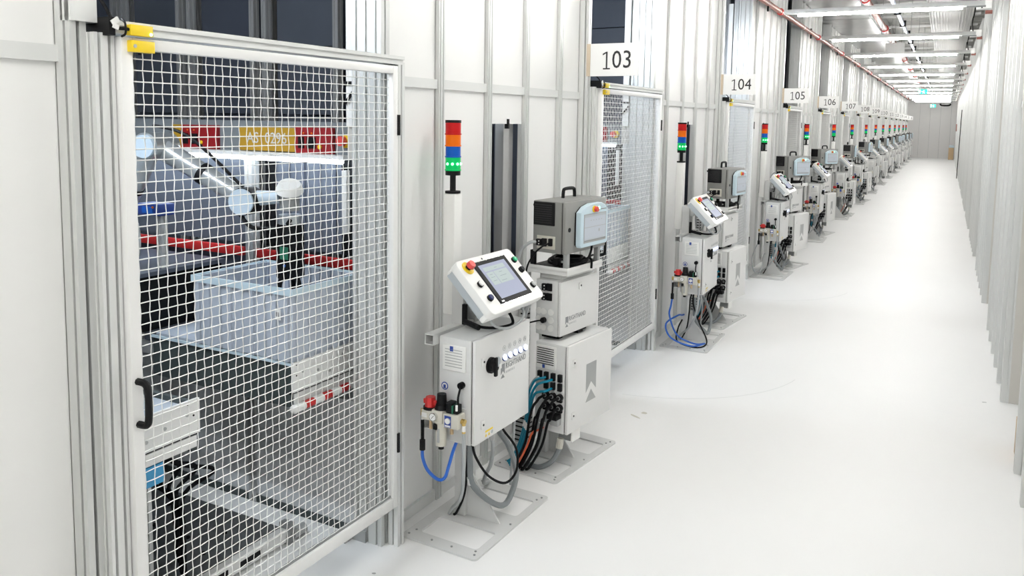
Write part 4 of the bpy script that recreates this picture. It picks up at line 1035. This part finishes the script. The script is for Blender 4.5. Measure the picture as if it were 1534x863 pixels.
def make_port():
    t = TC('port_fascia', 'grey port fascia with yellow AS 0296 plate and red panels behind robot', 'port', (-3.4, dy(3.2), 0), 'port frames in the cells', 15)
    y = dy(3.20)
    B(-4.6, -2.56, y+.02, y+.05, 1.555, 1.74).build('fascia', 'fascia', t, smooth=False)
    yp = B(-3.457, -3.045, y, y+.02, 1.578, 1.705).build('number_plate', 'gold', t, smooth=False)
    G().add(text_mesh('AS  0296', .085, align='CENTER'), at(FY, -3.25, y-.001, 1.645, .95)).build('lettering', 'palelogo', yp, smooth=False)
    for x0, x1 in ((-3.04, -2.785), (-3.93, -3.63)):
        rp = B(x0, x1, y, y+.02, 1.575, 1.71).build('red_panel', 'signred', t, smooth=False)
        B(x0+.02, x0+.06, y-.004, y, 1.60, 1.66).build('display', 'black', rp, smooth=False); B(x0+.08, x0+.14, y-.004, y, 1.60, 1.66).build('display', 'black', rp, smooth=False)
        for q in (.06, .115): G().sph((x0+q, y-.004, 1.68), .005, 8).build('pilot_light', 'lens_orange', rp)
        G().cyl((x0+.17, y-.008, 1.61), (x0+.17, y, 1.61), .012, 10).build('push_button', 'yellow', rp)
    B(-4.0, -3.93, y, y+.02, 1.575, 1.71).build('yellow_panel', 'gold', t, smooth=False)
    G().cyl((-2.70, y, 1.645), (-2.70, y+.02, 1.645), .035, 16).build('stop_plate', 'yellow', t); G().cyl((-2.715, y-.03, 1.645), (-2.715, y, 1.645), .026, 14).build('stop_button', 'softred', t)
    for x in (-3.384, -2.591):
        prof(x-.028, x+.028, y-.01, y+.045, 0, 1.555, ny=1).build('post', 'alu', t, smooth=False)
    for x0, x1 in ((-4.5, -3.43), (-3.33, -2.63)):
        B(x0, x1, y-.02, y+.01, .985, 1.035, bev=.005).build('red_bumper', 'red', t)
    B(-4.5, -2.6, y+.04, y+.05, .5, .98).build('skirt', 'slate', t, smooth=False)
    B(-3.34, -2.63, y+.10, y+.11, 1.035, 1.555).build('curtain', 'slate2', t, smooth=False); B(-4.5, -3.43, y+.10, y+.11, 1.035, 1.555).build('curtain', 'slate2', t, smooth=False)
    for i in range(6): B(-3.30+.11*i, -3.285+.11*i, y+.09, y+.10, 1.035, 1.555).build('curtain_rib', 'slate', t, smooth=False)
    B(-3.35, -3.28, y+.085, y+.09, 1.035, 1.555).build('dark_gap_strip', 'rubber', t, smooth=False); B(-2.80, -2.63, y+.085, y+.09, 1.035, 1.555).build('dark_gap_strip', 'rubber', t, smooth=False)  # black sheets standing in for the dark of the gaps beside the posts
    tr = B(-2.66, -2.63, y-.08, y-.05, 1.18, 1.50, bev=.002).build('light_grid', 'white', t)
make_port()
def make_tube():
    t = TC('tube_light', 'bright white tube light over the port behind the robot arm', 'light', (-3.3, dy(3.15), 1.54), 'tube lights in the cells', 15)
    y = dy(3.15)
    B(-4.5, -2.66, y-.02, y+.05, 1.553, 1.573).build('reflector', 'white', t, smooth=False)
    G().cyl((-4.45, y, 1.543), (-2.68, y, 1.543), .014, 10).build('lamp_tube', 'celltube', t)
make_tube()
def make_top_light():  # added lamp, out of view; the shading in the cell implies one there
    t = TC('cell_light', 'tube light hung high inside the robot cell', 'light', (-2.95, dy(1.15), 2.62), 'lights hung inside the cells', 9)
    y = dy(1.15)
    B(-3.7, -2.2, y-.03, y+.03, 2.64, 2.67).build('housing', 'white', t, smooth=False)
    G().cyl((-3.65, y, 2.627), (-2.25, y, 2.627), .013, 10).build('lamp_tube', 'toptube', t)
    for x in (-3.5, -2.4): G().cyl((x, y, 2.67), (x, y, 3.92), .004, 6).build('hanger', 'grey', t)
make_top_light()
def make_floor_plate():
    t = TC('robot_base_plate', 'dark steel plate on a white slotted frame on the cell floor', 'plate', (-2.8, dy(2.0), 0), 'floor plates in the cells')
    x0, x1, y0, y1 = -3.5, -2.335, dy(1.45), dy(2.35)
    B(x0, x1, y0, y1, .055, .065).build('steel_plate', 'steelplate', t, smooth=False)
    B(x1, x1+.03, y0, y1, .012, .068).build('front_beam', 'white', t, smooth=False)
    for i in range(4): B(x1+.0295, x1+.0312, y1-.16-.17*i-.09, y1-.16-.17*i+.02, .022, .048).build('slot', 'black', t, smooth=False)
    B(x0, x1, y1-.02, y1, 0, .055).build('rear_beam', 'grey', t, smooth=False)
    B(x0, x1, y0, y0+.02, 0, .055).build('rear_beam', 'grey', t, smooth=False)
    B(x1-.01, x1+.045, y1-.005, y1+.03, 0, .09, bev=.003).build('corner_clamp', 'midgrey', t); G().cyl((x1+.03, y1+.03, .03), (x1+.03, y1+.10, .03), .022, 10).build('levelling_foot', 'grey', t)
    for x, yy in ((-2.5, 2.2), (-2.72, 1.98), (-2.45, 2.05), (-2.9, 2.25), (-2.6, 2.1), (-2.8, 2.1)):
        G().cyl((x, dy(yy), .064), (x, dy(yy), .072), .009, 8).build('bolt', 'black', t)
make_floor_plate()
def make_side_unit():
    t = TC('camera_frame', 'dark equipment rack with aluminium post and yellow cap left of tote', 'rack', (-3.2, dy(2.0), 0), 'equipment racks in the cells')
    Y = dy
    prof(-3.03, -2.985, Y(2.03), Y(2.075), .668, 1.06, ny=1).build('post', 'alu', t, smooth=False)
    B(-3.6, -2.95, Y(1.9), Y(2.1), 1.06, 1.085).build('shelf', 'pendant', t, smooth=False)
    B(-3.6, -2.95, Y(2.10), Y(2.112), 1.04, 1.10).build('shelf_edge', 'tote', t, smooth=False)
    B(-3.05, -2.965, Y(2.02), Y(2.09), .98, 1.05, bev=.003).build('joint_block', 'grey', t)
    B(-3.5, -3.1, Y(1.75), Y(2.0), .665, .99, bev=.01).build('black_box', 'black', t)
    G().cyl((-3.06, Y(1.98), .84), (-3.06, Y(1.98), .875), .022, 14).build('yellow_cap', 'yellow', t); G().cyl((-3.06, Y(1.98), .665), (-3.06, Y(1.98), .84), .02, 12).build('cylinder', 'black', t)
    B(-3.12, -3.08, Y(1.84), Y(1.9), .77, .80).build('blue_plug', 'blue', t)
    G().cyl((-3.3, Y(1.95), 1.085), (-3.3, Y(1.95), 1.16), .03, 12).build('blue_motor', 'blue', t)
    t2 = TC('black_crate', 'black storage crate wall behind the grey tote', 'crate', (-3.5, dy(2.85), 0), 'black crates in the cells')
    B(-4.5, -3.50, Y(2.58), Y(3.10), .67, .97, bev=.006).build('crate_body', 'black', t2)
    B(-4.52, -3.48, Y(2.57), Y(3.11), .955, .975).build('crate_rim', 'slate', t2, smooth=False)
    t3 = TC('blue_scanner', 'blue box scanner with white label beside the robot upper arm', 'scanner', (-3.55, dy(2.75), .97), 'scanners in the cells')
    B(-3.66, -3.50, Y(2.70), Y(2.80), 1.25, 1.31, bev=.005).build('body', 'labelblue', t3); B(-3.62, -3.54, Y(2.695), Y(2.70), 1.262, 1.295).build('label', 'blue', t3)
    prof(-3.56, -3.52, Y(2.73), Y(2.77), .976, 1.25, ny=1).build('stand', 'alu', t3, smooth=False)
    G().sph((-3.53, Y(2.69), 1.295), .006, 8).build('status_lamp', 'lens_orange', t3)
    t4 = TC('floor_cables', 'tangle of black cables hanging behind the infeed conveyor', 'cables', (-2.95, dy(2.3), .07), 'cell cable tangles')
    for i in range(5):
        r_ = random.Random(i)
        G().tube([(-3.3+.1*i, Y(2.12), .46), (-3.2+.1*i, Y(2.2), .30), (-3.1+.09*i, Y(2.28+.02*i), .22), (-3.0+.05*i, Y(2.25), .14), (-2.9+.07*i, Y(2.3-.05*i), .075)], .009, 6).build('cable', 'rubber', t4)
    B(-3.12, -2.98, Y(2.20), Y(2.32), .20, .30, bev=.02).build('connector_block', 'black', t4)
    t5 = TC('cable_channel', 'white vertical cable channel with black clips beside the port', 'channel', (-2.55, dy(3.09), 1.6), 'cable channels in the cells')
    B(-2.585, -2.530, Y(3.070), Y(3.110), 1.72, 3.3).build('channel', 'white', t5, smooth=False)
    B(-2.595, -2.520, Y(3.060), Y(3.070), 1.92, 1.94).build('clip', 'black', t5); G().tube([(-2.525, Y(3.060), 1.90), (-2.555, Y(3.055), 1.86), (-2.590, Y(3.060), 1.83)], .008, 6).build('cable', 'black', t5)
    B(-2.595, -2.525, Y(3.090), Y(3.140), 1.56, 1.72, bev=.003).build('junction_box', 'retpanel', t5)
    prof(-2.520, -2.465, Y(3.090), Y(3.140), 0, 3.5, ny=1).build('mast', 'alu', t5, smooth=False)
make_side_unit()
def settle(t, q=.868):
    """real size of the cell equipment (factor q) with the tote conveyor corner at its place beside the partition; feet stay on the floor"""
    src = Vector((-2.5, dy(2.6), .672)); dst = Vector((-2.17, dy(2.2568), .817))
    off = OFF[t.name]; done = set()
    for o in [c for ch in t.children for c in (ch, *ch.children)]:
        if o.data.name in done: continue
        done.add(o.data.name)
        for v in o.data.vertices:
            p = v.co+off; n_ = dst+(p-src)*q
            if p.z < .08: n_.z = p.z
            v.co = n_-off
for t, n in CELL:
    if t.name.split('.')[0] not in ('robot_base_plate', 'cell_light'): settle(t)
for k in range(1, NST+1):
    for src in (gw, pa):
        if src is pa and k > 3: continue
        if k > 8: continue
        r = src.copy(); C.objects.link(r); r.location = (0, S(k), 0)
        for ch in src.children:
            c = ch.copy(); C.objects.link(c); c.parent = r
    for t, n in CELL:
        if k >= n or (k > 2 and n < 10): continue
        if k > 8: continue
        lab = t['label'].replace('behind guard door', '').replace('behind the guard door handle', '').strip()
        copy_thing(t, Fr(0, S(k), 0), f"{' '.join(lab.split()[:7])} in the cell under the {102+k} sign", .02)
